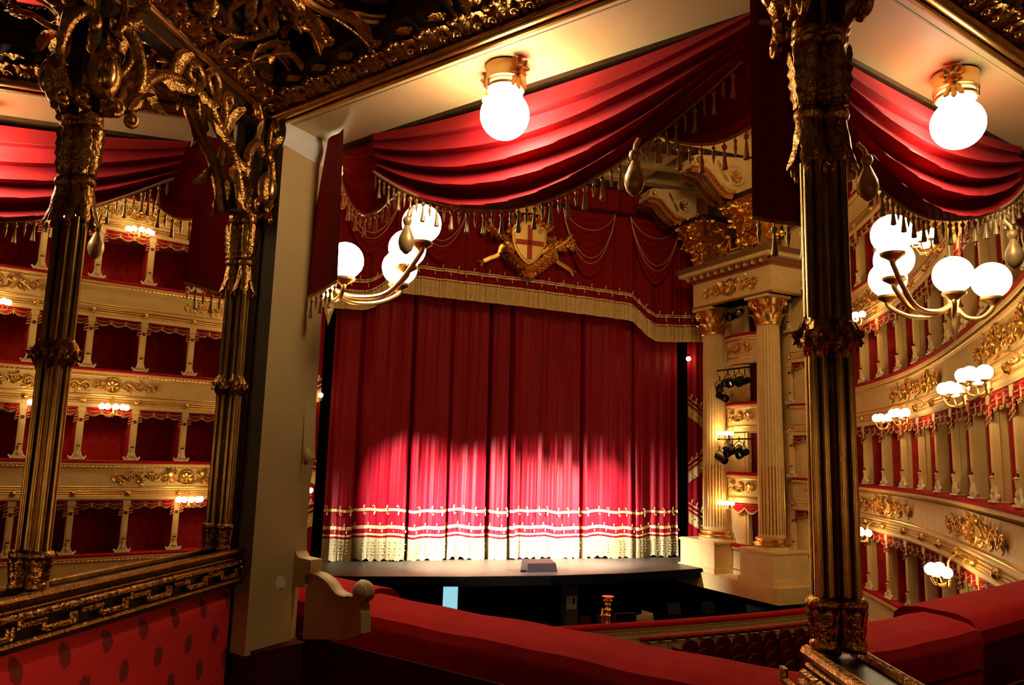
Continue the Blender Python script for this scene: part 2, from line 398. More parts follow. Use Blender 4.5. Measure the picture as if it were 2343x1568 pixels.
b = MB(); b.box(.028, .066, -.014, .03, -.6, .948); build('gilt_strip', b, GOLDB, wm, smooth=False)
b = MB(); b.tube([(.031, -.013, -.6), (.031, -.013, .948)], .0055, 8); build('strip_bead', b, GOLDB, wm)
b = MB(); b.tube([(.045, -.0145, -.6), (.045, -.0145, .948)], .002, 6); build('strip_line', b, BRONZE, wm)
sill(LF, -1, -1.7, .0, -.266, wm)
settle(wm)

wr = thing('wall_mirror', 'tall mirror beyond the dark colonnette, reflecting the lamp, chandelier and curving tiers', 'mirror', RF)
b = MB(); b.box(-1.4, 1.11, -.014, 0, -.26, 1.06); build('mirror_glass', b, GLASS, wr, smooth=False)
b = MB(); b.box(1.105, 1.125, -.14, .012, -.6, 1.06); build('edge_board', b, BRONZE, wr, smooth=False)
sill(RF, 1, -.6, 1.11, -.249, wr)
b = MB(); b.box(-.6, 1.055, -.014, .004, -1.3, -.33); build('lower_panel', b, BRONZE, wr, smooth=False)
settle(wr)

# ------------------------------------------------------------------ colonnettes
def make_colonnette(label):
    """local: stands on z=0, front is -y"""
    r = thing('colonnette', label, 'column', loc=(0, 0, 0), group='gilt colonnettes of the mirrors')
    b = MB().lathe([(.028, 0), (.040, .003), (.043, .009), (.038, .016), (.032, .02), (.034, .034), (.042, .052), (.044, .058), (.049, .060), (.050, .066), (.044, .071), (.036, .073)], 24)
    for k in range(8):
        a = 2*PI*k/8; d = Vector((math.cos(a), math.sin(a), 0)); b.leaf(d*.036+Vector((0, 0, .012)), (d.x*.2, d.y*.2, 1), d, .048, .026, .35, 5)
    build('base', b, GOLD, r)
    b = MB().lathe([(.036, .07), (.034, .1), (.033, .4), (.031, .70)], 40, fn=lambda a, z: .86-.2*(1-abs(math.sin(2*a)))**2)
    build('shaft', b, BRONZE, r)
    for k in range(4):
        a = PI/4+k*PI/2; d = Vector((math.cos(a), math.sin(a), 0)); t_ = Vector((-d.y, d.x, 0))
        b = MB()
        b.tube([d*.0235+Vector((0, 0, .072)), d*.0225+Vector((0, 0, .70))], .0128, 12)
        for q in (-.0125, .0125): b.tube([d*.024+t_*q+Vector((0, 0, .072)), d*.023+t_*q+Vector((0, 0, .70))], .0022, 6)
        build('reed', b, GOLDB, r)
    b = MB()
    for k in range(7):
        a = 2*PI*k/7; d = Vector((math.cos(a), math.sin(a), 0)); t_ = Vector((-d.y, d.x, 0))
        b.leaf(d*.030+Vector((0, 0, .405)), d*.75+Vector((0, 0, .9)), d, .05, .032, 1.3, 6)
        b.leaf(d*.030+Vector((0, 0, .462)), d*.6+t_*.5+Vector((0, 0, -.8)), d, .055, .03, 1.1, 6)
        b.sphere(d*.05+Vector((0, 0, .432)), .010, 8, 6)
    b.lathe([(.034, .41), (.046, .425), (.046, .445), (.034, .46)], 16)
    build('knot', b, GOLD, r)
    b = MB()
    for k in range(6):
        a = 2*PI*k/6+PI/6; d = Vector((math.cos(a), math.sin(a), 0))
        b.leaf(d*.034+Vector((0, 0, .775)), d*.22+Vector((0, 0, -1)), d, .10, .046, .55, 8)
        b.sphere(d*.056+Vector((0, 0, .682)), .008, 8, 6)
    build('husk', b, GOLD, r)
    b = MB().lathe([(.034, .76), (.046, .766), (.049, .772), (.046, .779), (.034, .785)], 20); build('collar', b, GOLD, r)
    b = MB().lathe([(.032, .78), (.034, .80), (.040, .84), (.043, .87), (.038, .885)], 20)
    for k in range(6):
        a = 2*PI*k/6; d = Vector((math.cos(a), math.sin(a), 0))
        b.leaf(d*.035+Vector((0, 0, .787)), d*.10+Vector((0, 0, 1)), d, .098, .050, .28, 9, 4.5, .5)
        b.leaf(d*.046+Vector((0, 0, .80)), d*.10+Vector((0, 0, 1)), d, .07, .014, .3, 6)
    build('leaf_bell', b, GOLD, r)
    b = MB().lathe([(.034, .883), (.047, .887), (.050, .893), (.046, .899), (.049, .905), (.047, .912), (.034, .917)], 20, fn=lambda a, z: 1+.03*math.sin(14*a+z*300)); build('collar', b, GOLD, r)
    # cartouche: two C-scrolls round a polished boss
    for s in (-1, 1):
        b = MB()
        P = cr([(s*.012, -.02, .915), (s*.045, -.02, .93), (s*.075, -.022, .975), (s*.084, -.022, 1.02), (s*.072, -.022, 1.07), (s*.05, -.025, 1.10), (s*.03, -.03, 1.105), (s*.022, -.035, 1.085), (s*.034, -.035, 1.075)], 5)
        b.tube(P, [.008+.006*math.sin(PI*i/(len(P)-1)) for i in range(len(P))], 8)
        b.spiral((s*.03, -.035, .935), (s, 0, 0), (0, 0, 1), .02, 1.1, .008, -PI/2, 1, 14)
        b.leaf((s*.06, -.02, .925), (s*.5, -.2, 1), (s, -.4, 0), .085, .03, .7, 7)
        b.leaf((s*.08, -.02, .99), (s*.2, -.1, 1), (s, -.4, 0), .07, .022, .9, 6)
        b.spiral((s*.066, -.03, .915), (s, 0, 0), (0, 0, 1), .018, 1.1, .007, PI/2, -1, 14)
        build('c_scroll', b, GOLD, r)
        b = MB()
        P = cr([(s*.02, -.02, 1.09), (s*.035, -.025, 1.13), (s*.03, -.03, 1.17), (s*.045, -.03, 1.2), (s*.06, -.03, 1.215)], 5)
        b.tube(P, [.010-.004*i/len(P) for i in range(len(P))], 8)
        b.spiral((s*.062, -.03, 1.185), (s, 0, 0), (0, 0, 1), .022, 1.1, .008, PI/2, -1, 14)
        b.leaf((s*.03, -.03, 1.12), (s*.9, -.2, .8), (0, -1, .3), .07, .03, .8, 6)
        build('crest_scroll', b, GOLD, r)
    b = MB().sphere((0, 0, 0), 1, 24, 14, (.034, .022, .052)); 
    o = build('boss_ring', b, GOLD, r); o.location = (0, -.052, .985)
    b = MB().sphere((0, 0, 0), 1, 20, 12, (.021, .020, .036)); o = build('boss', b, GOLDB, r); o.location = (0, -.066, .985)
    b = MB().box(-.012, .012, -.045, .01, .915, 1.2); build('spine', b, BRONZE, r, smooth=False)
    for ch in r.children:
        k = .92 if ch.name.split('.')[0] in ('c_scroll', 'crest_scroll', 'boss', 'boss_ring') else .46
        if ch.name.split('.')[0] in ('knot', 'leaf_bell', 'husk'): k = .47
        for v in ch.data.vertices: v.co.x *= k; v.co.y *= k
        ch.location.y *= .8
    return r
c1 = make_colonnette('thick gilt colonnette with oval boss, nearest of the two on the carved rail')
c1.location = wpt(LF, -.735, -.0185, -.266); c1.rotation_euler = (0, 0, LF[1]-.55); c1.scale = (U,)*3
c2 = dup(c1, wpt(LF, -.10, -.0185, -.266), LF[1], 'slender gilt colonnette where the mirror meets the gilt strip and cream pier')
c3 = dup(c1, wpt(RF, 1.086, .0185, -.247), RF[1]+PI, 'dark gilt colonnette at the edge of the mirror that reflects the chandelier', scale=(.92,)*3)

# carved arch between the two colonnettes
ar = thing('mirror_crest', 'open gilt scrollwork arching between the two colonnettes under the cornice', 'carving', LF)
def path(name, pts, r0, r1, y=-.03, bulb=None):
    b = MB(); P = cr([(x, y, z) for x, z in pts], 6); n = len(P)
    b.tube(P, [r0+(r1-r0)*i/n+.003*math.sin(PI*i/n) for i in range(n)], 8)
    if bulb: b.sphere(P[-1], bulb, 10, 7)
    return build(name, b, GOLD, ar)
path('scroll', [(-.68, .69), (-.63, .714), (-.62, .747), (-.594, .791), (-.552, .826), (-.505, .842), (-.452, .842), (-.415, .866), (-.404, .895), (-.425, .914), (-.452, .902), (-.456, .878), (-.44, .872)], .013, .008, bulb=.011)
path('scroll', [(-.505, .842), (-.515, .87), (-.50, .905), (-.47, .925), (-.45, .93)], .008, .005, bulb=.008)
path('scroll', [(-.355, .882), (-.37, .895), (-.38, .915), (-.36, .935), (-.335, .925), (-.33, .895), (-.345, .865), (-.35, .84), (-.31, .811), (-.27, .785), (-.235, .765), (-.20, .72), (-.18, .68), (-.165, .64)][::1], .008, .015, bulb=.012)
path('scroll', [(-.30, .80), (-.285, .85), (-.295, .895), (-.275, .915), (-.262, .90), (-.27, .88)], .010, .006, bulb=.008)
path('scroll', [(-.69, .75), (-.66, .80), (-.665, .85), (-.69, .89), (-.66, .915), (-.635, .89)], .009, .006, bulb=.009)
for (x, z, dx, dz, L, W) in [(-.62, .72, -.1, 1, .09, .04), (-.56, .82, 1, .1, .09, .035), (-.60, .79, .5, -1, .085, .04), (-.50, .85, .2, 1, .07, .03), (-.42, .86, 1, -.3, .07, .03), (-.36, .90, .3, -1, .05, .02), (-.34, .83, 1, -.9, .09, .035), (-.28, .80, .3, 1, .10, .035), (-.25, .78, .9, -.6, .08, .035), (-.22, .74, -.7, -1, .08, .03), (-.19, .70, .4, -1, .09, .035), (-.69, .80, .1, 1, .09, .035)]:
    b = MB().leaf((x, -.035, z), (dx, -.1, dz), (0, -1, 0), L, W, .7, 7); build('leaf', b, GOLD, ar)
settle(ar)

# ------------------------------------------------------------------ ceiling cornice, carved band
def motif_mesh():
    b = MB()
    for k in range(5):
        a = -1.0+k*.5; b.leaf((.012*(k-2), -.004, 0), (math.sin(a), -math.cos(a), .55), (0, -.4, -1), .062-.006*abs(k-2), .026, .55, 5)
    for k in range(4): b.sphere((-.024+.016*k, -.045-.008*(k in (1, 2)), .016), .0062, 8, 6)
    for k in range(5): b.leaf((.052, -.052, .026), (math.sin(-1.1+.55*k), -math.cos(-1.1+.55*k), .25), (0, -.3, -1), .032, .012, .6, 4)
    b.leaf((.05, -.002, 0), (0, -1, .55), (0, -.4, -1), .055, .022, .8, 6)
    b.spiral((.03, -.016, .002), (1, 0, 0), (0, -1, .4), .013, 1.1, .004, 0, 1, 10, seg=5)
    b.spiral((-.03, -.016, .002), (-1, 0, 0), (0, -1, .4), .013, 1.1, .004, 0, 1, 10, seg=5)
    return b
first = None
for nm, fr, x0, x1, lab in (('trim_3', LF, -2.3, .02, 'gilt cornice with carved leaf band above the mirror'), ('trim_4', FF, -.02, 3.0, 'gilt cornice with carved leaf band along the soffit')):
    b = MB(); b.tube([(x0, -.016, .960), (x1, -.016, .960)], .0135, 12)
    t = build(nm, b, GOLDB, kind='structure', frame=fr, label=lab)
    b = MB(); b.box(x0, x1, -.006, .03, .953 if fr is FF else .93, 1.07); build('back_board', b, BRONZE, t, smooth=False)
    b = MB(); b.add([(x0, -.02, .968), (x1, -.02, .968), (x1, -.105, 1.025), (x0, -.105, 1.025), (x0, -.02, 1.07), (x1, -.02, 1.07), (x1, -.105, 1.07), (x0, -.105, 1.07)], [(0, 1, 2, 3), (3, 2, 6, 7), (0, 4, 5, 1), (0, 3, 7, 4), (1, 5, 6, 2)]); build('band', b, BRONZE, t, smooth=False)
    n = int((x1-x0)/.105)
    for i in range(n):
        if first is None: o = build('leaf_motif', motif_mesh(), GOLD, t); first = o
        else: o = first.copy(); C.objects.link(o); o.parent = t
        o.location = ((x1-.07-i*.105) if fr is LF else (x0+.09+i*.105), -.026, .972)
# carved gilt tangle on the ceiling
cg = thing('ceiling_carving', 'tangle of gilt acanthus leaves and scrolls round an oval moulding on the dark ceiling', 'carving', BX)
b = MB()
cx_, cy_ = -.345, 1.60
for rr, zz, tr in ((.155, 1.045, .011), (.138, 1.052, .006)):
    b.tube([(cx_+rr*1.15*math.cos(a*PI/32), cy_+rr*math.sin(a*PI/32), zz) for a in range(65)], tr, 8)
build('oval_moulding', b, GOLDB, cg)
rnd = random.Random(5)
def inside(x, y):
    d = Vector((CX, CY, 0)); n = Vector((-math.sin(LF[1]), math.cos(LF[1]), 0)); a = (Vector((x, y, 0))-d).dot(n)
    n2 = Vector((-math.sin(FF[1]), math.cos(FF[1]), 0)); c_ = (Vector((x, y, 0))-d).dot(n2)
    return a < -.15 and c_ < -.15
k = 0
while k < 46:
    x = rnd.uniform(-1.1, .25); y = rnd.uniform(1.2, 2.1)
    if not inside(x, y) or (x-cx_)**2+(y-cy_)**2 < .012: continue
    a = math.atan2(y-cy_, x-cx_)+rnd.choice([PI/2, -PI/2])+rnd.uniform(-.7, .7); d = Vector((math.cos(a), math.sin(a), rnd.uniform(-.35, .1)))
    b = MB()
    if k % 3 == 0:
        P = [Vector((x, y, 1.04))+d*.05*q+Vector((d.y, -d.x, 0))*.03*math.sin(q*1.3)+Vector((0, 0, -.012*math.sin(q))) for q in range(5)]
        X = d.normalized(); Y = Vector((-d.y, d.x, .1)).normalized()
        b.tube(cr(P, 4), [.012-.006*i/17 for i in range(17)], 7)
        b.spiral(P[-1]+Y*.028, X, Y, .028, 1.2, .008, -PI/2, 1, 16); nm = 'scroll'
        b.leaf(P[1], d+Vector((0, 0, -.3)), (0, 0, -1), .10, .03, .8, 6)
    else:
        L = rnd.uniform(.10, .17); b.leaf((x, y, 1.045), d, (0, 0, -1), L, L*.32, rnd.uniform(.5, 1.2), 8, 3.2)
        b.leaf((x, y, 1.035), d+Vector((d.y, -d.x, 0))*.7, (0, 0, -1), L*.6, L*.22, .9, 6); nm = 'leaf'
        b.tube(cr([(x, y, 1.02), Vector((x, y, 1.02))+d*L*.5, Vector((x, y, 1.0))+d*L*.9], 4), .004, 6)
    build(nm, b, GOLD, cg); k += 1
settle(cg)

GLOBEL = emit_mat('lit_opal_ceiling_globe', (1, .84, .58), 68)
NECK = emit_mat('lit_opal_neck', (1, .74, .38), 1.6)
# ------------------------------------------------------------------ ceiling lamp
lx, ly, lz = -.034, 1.773, .8234
lp = thing('ceiling_lamp', 'glowing white globe lamp in a brass collar under the cream soffit', 'lamp', BX, loc=(lx*U, ly*U, 0))
b = MB().sphere((0, 0, lz), .060, 32, 20); build('globe', b, GLOBEL, lp)
b = MB().lathe([(.048, .952), (.052, .946), (.050, .940), (.0485, .918), (.051, .912), (.0515, .907), (.046, .904)], 32); build('brass_ring', b, BRASS, lp)
b = MB().lathe([(.042, .908), (.042, .888), (.044, .884), (.036, .880)], 32); build('neck', b, NECK, lp)
b = MB().lathe([(.044, .896), (.047, .893), (.047, .887), (.043, .884)], 32); build('lower_ring', b, BRASS, lp)
for k in range(4):
    a = k*PI/2+.5; b = MB(); b.tube([(.047*math.cos(a), .047*math.sin(a), .91), (.046*math.cos(a), .046*math.sin(a), .885)], .0035, 6); build('stay', b, BRASS, lp)
for a, nm in ((FF[1]-.35, 'rosette'), (FF[1]+PI-.15, 'rosette')):
    b = MB(); d = Vector((math.cos(a), math.sin(a), 0)); c_ = d*.056+Vector((0, 0, .925))
    t_ = Vector((-d.y, d.x, 0))
    for q in range(8):
        an = q*PI/4; v = t_*math.cos(an)+Vector((0, 0, 1))*math.sin(an); b.leaf(c_+v*.002, v+d*.25, d, .022, .015, .9, 4)
        b.leaf(c_+v*.012, v+d*.3, d, .018, .010, .7, 4)
    b.sphere(c_+d*.005, .008, 8, 6)
    for q in (-1, 0, 1): b.leaf(c_-Vector((0, 0, .014)), Vector((0, 0, -1))+t_*q*.5, d, .045, .014, .4, 5)
    build(nm, b, BRASS, lp)
settle(lp)
# ------------------------------------------------------------------ valance of the box: swags, tails, tassels
def tassel_long():
    b = MB().lathe([(.0018, 0), (.0018, -.006), (.0055, -.009), (.0062, -.013), (.0045, -.017), (.0022, -.02), (.003, -.024), (.0048, -.045), (.0066, -.058), (.0070, -.062), (.0035, -.064)], 10)
    return b
def tassel_short():
    b = MB().lathe([(.0014, 0), (.0014, -.004), (.0042, -.007), (.0046, -.010), (.003, -.014), (.0022, -.016), (.0042, -.021), (.0042, -.027), (.0014, -.042), (.0004, -.046)], 10)
    return b
_tm = {}
def hang(parent, P, kind):
    key = kind
    if key not in _tm: _tm[key] = build('tassel', tassel_long() if kind == 'l' else tassel_short(), WOODT, parent); o = _tm[key]
    else: o = _tm[key].copy(); C.objects.link(o); o.parent = parent
    o.location = P; return o
def fold(t):
    """overlapping fold profile, 0..1 -> 0..1"""
    t = t % 1.0
    return (t/.8)**1.6 if t < .8 else (1-(t-.8)/.2)**.7
def swag(name, label, xa, za, xb, zb, ztop_sag, zlow, nf, amp, y0, ends=.10, pw=2.0, skew=.0, nu=90, nv=96):
    r = thing(name, label, 'swag', FF)
    xm = (xa+xb)/2+skew
    def P(u, v, relief=True):
        # end points slide down the gathered edges
        g = ends*v
        xl, zl = xa-.0*v+g*.25, za-g; xr, zr = xb-g*.25, zb-g*.8
        bez = 4*u*(1-u)
        zmid_top = (za+zb)/2-ztop_sag
        low = zmid_top+(zlow-zmid_top)*v
        base = zl+(zr-zl)*u
        mid = zl+(zr-zl)*.5
        z = base+(low-mid)*bez**(pw/2)
        x = xl+(xr-xl)*u+skew*bez*v
        f = fold(v*nf+.25*math.sin(3*u+nf)*v)
        k = math.sin(PI*u)**.45
        y = y0-amp*(f-.6)*(.3+.7*k)*(.45+.75*v)-.010*v*k+.004*math.sin(9*u+11*v)
        if relief: z -= amp*.25*f*k
        return (x, y, z)
    b = MB().grid(P, nu, nv); build('swag_cloth', b, SWAGM, r)
    # piped hem with its tassels
    hem = [P(u/60, 1) for u in range(61)]
    b = MB(); b.tube([(p[0], p[1], p[2]-.001) for p in hem], .0042, 7); build('hem_cord', b, WOODT, r)
    # equal spacing along the hem
    L = [0]
    for i in range(60): L.append(L[-1]+(Vector(hem[i+1])-Vector(hem[i])).length)
    d = .02; i = 0; k = 0
    while d < L[-1]-.015:
        while L[i+1] < d: i += 1
        f = (d-L[i])/(L[i+1]-L[i]); p = Vector(hem[i]).lerp(Vector(hem[i+1]), f)
        hang(r, p-Vector((0, 0, .004)), 'l' if k % 2 else 's'); d += .0255; k += 1
    settle(r); return r
YV = WV-.004
swag('valance_swag', 'great draped red velvet swag behind the ceiling lamp, its folds lit from above', .235, HC-.005, 1.395, HC-.005, .03, .628, 5.0, .046, YV+.026, .13, 2.2)
swag('valance_swag', 'small dark red swag tucked between the hanging tail and the great swag', .06, HC-.005, .42, HC-.005, .0, .702, 4.0, .018, YV+.055, .10, 2.0, nu=40, nv=60)
swag('valance_swag', 'dark red swag hanging behind the end of the great swag, near the dark colonnette', 1.06, HC-.01, 1.56, HC-.005, .0, .688, 5.0, .022, YV+.06, .15, 2.0, nu=50, nv=64)
def tail(label, xt0, xt1, zt, xb0, xb1, zb0, zb1, y0, nfold, dy=0):
    r = thing('valance_tail', label, 'drape', FF)
    def P(u, v):
        x = (xt0+(xt1-xt0)*u)*(1-v)+(xb0+(xb1-xb0)*u)*v
        z = zt*(1-v)+(zb0+(zb1-zb0)*u)*v
        y = y0-.0032*math.sin(u*nfold*2*PI)-.006*v*math.sin(u*PI)+dy*u
        return (x, y, z)
    b = MB().grid(P, 60, 24); build('tail_cloth', b, SWAGM, r)
    hem = [P(u/24, 1) for u in range(25)]
    b = MB(); b.tube(hem, .004, 7); build('hem_cord', b, WOODT, r)
    n = max(3, int((xb1-xb0)/.022))
    for k in range(n):
        p = Vector(P((k+.5)/n, 1)); hang(r, p-Vector((0, 0, .004)), 'l' if k % 2 else 's')
    settle(r)
tail('hanging red velvet tail of the valance beside the cream pier', .088, .190, HC-.004, .002, .206, .438, .482, .150, 1.2, -.024)
tail('straight dark red velvet tail of the valance beside the dark colonnette', 1.415, 1.53, HC-.004, 1.412, 1.545, .462, .44, .105, 2.5, .10)
for (x, z, lab) in ((.452, .70, 'large turned gilt tassel hanging before the chandelier globes'), (1.14, .735, 'large turned gilt tassel hanging from the swag before the proscenium arch')):
    r = thing('cord_tassel', lab, 'tassel', FF)
    b = MB(); b.tube([(x, YV+.0, z-.03), (x, YV-.015, z-.05), (x, YV-.02, z-.075)], .0055, 8); build('cord', b, WOODT, r)
    b = MB().lathe([(.004, -.06), (.011, -.066), (.013, -.075), (.010, -.083), (.007, -.088), (.012, -.10), (.021, -.122), (.0225, -.138), (.017, -.155), (.006, -.166), (.001, -.168)], 18, (x, YV-.02, z)); build('drop', b, WOODT, r)
    settle(r)
# plain header strip holding the valance, and cloth behind it
b = MB().box(.08, 3.0, YV+.075, YV+.085, HC-.05, HC+.02); o = build('valance_header', b, VELVETD, smooth=False, frame=FF); tag(o, 'narrow dark header board the red valance hangs from', 'board')
# ------------------------------------------------------------------ tiers of boxes
HT = 2.65; Z0 = -.52
def zl(k): return Z0+HT*k
TIER = {-1: 'bottom tier', 0: 'second tier up', 1: 'third tier up', 2: 'fourth tier up', 3: 'fifth tier up'}
def resample(ctrl, pitch):
    P = cr([(x, y, 0) for x, y in ctrl], 40); out = [P[0]]; i = 0
    while True:
        while i < len(P) and (P[i]-out[-1]).length < pitch: i += 1
        if i >= len(P): break
        a, b = P[i-1], P[i]; lo, hi = 0., 1.
        for _ in range(30):
            q = (lo+hi)/2
            if (a.lerp(b, q)-out[-1]).length < pitch: lo = q
            else: hi = q
        out.append(a.lerp(b, hi))
    return out
class Curve:
    def __init__(s, ctrl):
        s.P = resample(ctrl, .2); s.n = []
        for i in range(len(s.P)):
            t = (s.P[min(i+1, len(s.P)-1)]-s.P[max(0, i-1)]).normalized(); s.n.append(Vector((t.y, -t.x, 0)))
        s.L = .2*(len(s.P)-1)
    def at(s, l, d=0, z=0):
        f = max(0, min(s.L-1e-6, l))/.2; i = int(f); f -= i
        p = s.P[i].lerp(s.P[i+1], f)+s.n[i].lerp(s.n[i+1], f)*d
        return Vector((p.x, p.y, z))
    def near(s, x, y):
        return .2*min(range(len(s.P)), key=lambda i: (s.P[i]-Vector((x, y, 0))).length)
    def ang(s, l):
        n = s.n[int(max(0, min(s.L-1e-6, l))/.2)]; return math.atan2(n.x, -n.y)   # angle of tangent (n = (ty,-tx))
    def sweep(s, prof, l0, l1, z, step=2, closed=False):
        mb = MB(); ls = [l0+i*(l1-l0)/max(1, int((l1-l0)/(.2*step))) for i in range(max(1, int((l1-l0)/(.2*step)))+1)]
        vs = [s.at(l, d, z+zz) for l in ls for d, zz in prof]; n = len(prof)
        mb.add(vs, [(j*n+i, j*n+i+1, (j+1)*n+i+1, (j+1)*n+i) for j in range(len(ls)-1) for i in range(n-1)])
        if closed: mb.add(vs[:n], [tuple(range(n))]); mb.add(vs[-n:], [tuple(range(n-1, -1, -1))])
        return mb
W = 1.43
def relief(Wd, Hh, kind, seed):
    """gilt relief in x,z with depth along -y (towards the viewer)"""
    b = MB(); r = random.Random(seed)
    N = (0, -1, 0)
    def ros(x, z, R, k=8):
        b.lathe([(R, 0)], 3) if False else None
        b.tube([(x+R*math.cos(2*PI*i/24), -.02, z+R*math.sin(2*PI*i/24)) for i in range(25)], R*.13, 6)
        for i in range(k):
            a = 2*PI*i/k; b.leaf((x, -.01, z), (math.cos(a), -.25, math.sin(a)), N, R*.85, R*.5, .5, 4)
        b.sphere((x, -.03, z), R*.22, 8, 6)
    ce = [0.0] if kind == 0 else [-.85, .85]
    for c in ce: ros(c, 0, Hh*.46)
    if kind == 0:      # lyre-like figures beside the centre
        for s in (-1, 1):
            b.tube(cr([(s*.1, -.03, -Hh*.45), (s*.34, -.04, -Hh*.2), (s*.42, -.04, Hh*.1), (s*.30, -.03, Hh*.3), (s*.36, -.03, Hh*.45)], 5), .03, 6)
            b.leaf((s*.38, -.02, -Hh*.3), (s*.4, -.1, 1), N, Hh*.8, Hh*.5, .6, 6, 3.5)
    span = [(.45, Wd/2, 1), (-.45, -Wd/2, -1)] if kind == 0 else [(1.1, Wd/2, 1), (-1.1, -Wd/2, -1), (.0, .6, 1), (.0, -.6, -1)]
    for x0, x1, s in span:
        L = abs(x1-x0); n = max(1, round(L/.34))
        stem = [(x0+(x1-x0)*i/(n*6), -.02, Hh*.22*math.sin(PI*i/6)) for i in range(n*6+1)]
        b.tube(stem, [.028*(1-.4*i/(n*6)) for i in range(n*6+1)], 5)
        for i in range(n):
            x = x0+(x1-x0)*(i+.5)/n; q = 1 if i % 2 == 0 else -1; R = Hh*.30*(1-.35*(i/n))
            b.spiral((x, -.03, -q*Hh*.10), (s, 0, 0), (0, 0, q), R, 1.3, .024, PI/2, -1, 12, seg=5)
            for k in range(5):
                a = r.uniform(0, 2*PI); rr = R*r.uniform(.5, 1.1)
                b.leaf((x+rr*math.cos(a), -.01, -q*Hh*.1+rr*math.sin(a)), (math.cos(a+1), -.2, math.sin(a+1)), N, Hh*.24, Hh*.13, .8, 4)
        for k in range(6):
            a = -1.2+k*.48; b.leaf((x1-s*.06, -.01, 0), (s*math.cos(a), -.2, math.sin(a)), N, Hh*.3, Hh*.12, .6, 4)
    return b
def bend(mb, cv, l, z, d):
    out = MB(); out.f = mb.f; out.mi = mb.mi; out.v = [tuple(cv.at(l+x, d-y, z+zz)) for x, y, zz in mb.v]; return out

def make_box():
    r = thing('theatre_box', 'x', 'box', loc=(0, 0, 0), group=None)
    b = MB(); b.box(-.055, .055, .06, .175, .095, 1.585); build('partition', b, CREAM, r, smooth=False)
    b = MB(); b.box(-.085, .085, -.03, .06, .095, 1.585); b.box(-.10, .10, -.045, .055, .095, .20); b.box(-.10, .10, -.05, .055, 1.44, 1.585); b.box(-.05, .05, -.04, .0, .55, 1.3)
    b.lathe([(.05, .2), (.06, .24), (.045, .3), (.055, .42), (.07, .44), (.04, .46)], 10, (0, -.02, 0)); build('pilaster', b, CREAM, r, smooth=False)
    b = MB(); b.box(-.045, .045, -.05, -.03, .40, .50); b.box(-.04, .04, -.05, -.03, 1.18, 1.27); build('dark_inlay', b, BRONZE, r, smooth=False)
    b = MB(); b.box(-.062, -.05, .165, .185, .1, 1.58); b.box(.05, .062, .165, .185, .1, 1.58); build('gilt_edge', b, GOLDH, r, smooth=False)
    b = MB()
    for s in (-1, 1):
        b.tube(cr([(s*.06, -.02, .32), (s*.10, -.02, .20), (s*.16, -.02, .14), (s*.22, -.02, .17), (s*.20, -.02, .19)], 4), .028, 6)
    b.box(-.20, .20, -.08, .10, .094, .12); build('scroll_foot', b, WHITE, r)
    b = MB()
    n = 8; pl = [(W-.05, .178), (W-.05, 1.2)]+[(W-.05-(W-.1)*i/n, 1.2+.35*math.sin(PI*i/n)) for i in range(1, n)]+[(.05, 1.2), (.05, .178)]
    vs = [(x, y, .0) for x, y in pl]+[(x, y, 1.585) for x, y in pl]; k = len(pl)
    b.add(vs, [(i, i+1, k+i+1, k+i) for i in range(k-1)]+[tuple(range(k)), tuple(range(2*k-1, k-1, -1))])
    build('lining', b, BOXRED, r, smooth=False)
    b = MB().box(.06, W-.06, .18, 1.5, 1.565, 1.575); build('box_ceiling', b, CREAM, r, smooth=False)
    def sc(u): return abs(math.sin(PI*(u*3)))**.7
    def P(u, v):
        x = .10+(W-.20)*u; dep = .09+.13*sc(u)
        return (x, -.02-.035*math.sin(PI*((v*3) % 1))*sc(u)-.01*math.sin(u*40), 1.585-dep*v)
    b = MB().grid(P, 36, 9); build('valance', b, BOXVAL, r); va = r.children[-1]
    b = MB(); b.tube([P(i/36, 1) for i in range(37)], .011, 5)
    for i in range(25):
        p = P((i+.5)/25, 1); b.sphere((p[0], p[1], p[2]-.03), .013, 6, 4)
    for i in (0, 1, 2, 3):
        p = P(i/3*.98+.01, 1); b.lathe([(.004, 0), (.012, -.03), (.016, -.09), (.004, -.1)], 6, p)
    b.tube([P(i/36, .55) for i in range(37)], .007, 4)
    build('fringe', b, THREAD, va)
    for s, xc in ((1, .13), (-1, W-.13)):
        b = MB().grid(lambda u, v: (xc+s*(u-.5)*(.08+.05*v), -.03-.02*math.sin(u*9), 1.50-.30*v-.05*u*s), 8, 5)
        o = build('side_tail', b, BOXVAL, r)
        b = MB()
        for q in (.45, .75, 1.0): b.tube([(xc+s*(u/4-.5)*(.08+.05*q), -.045, 1.50-.30*q-.05*u/4*s) for u in range(5)], .010, 5)
        build('tail_fringe', b, THREAD, o)
    return r
PROTO = make_box()
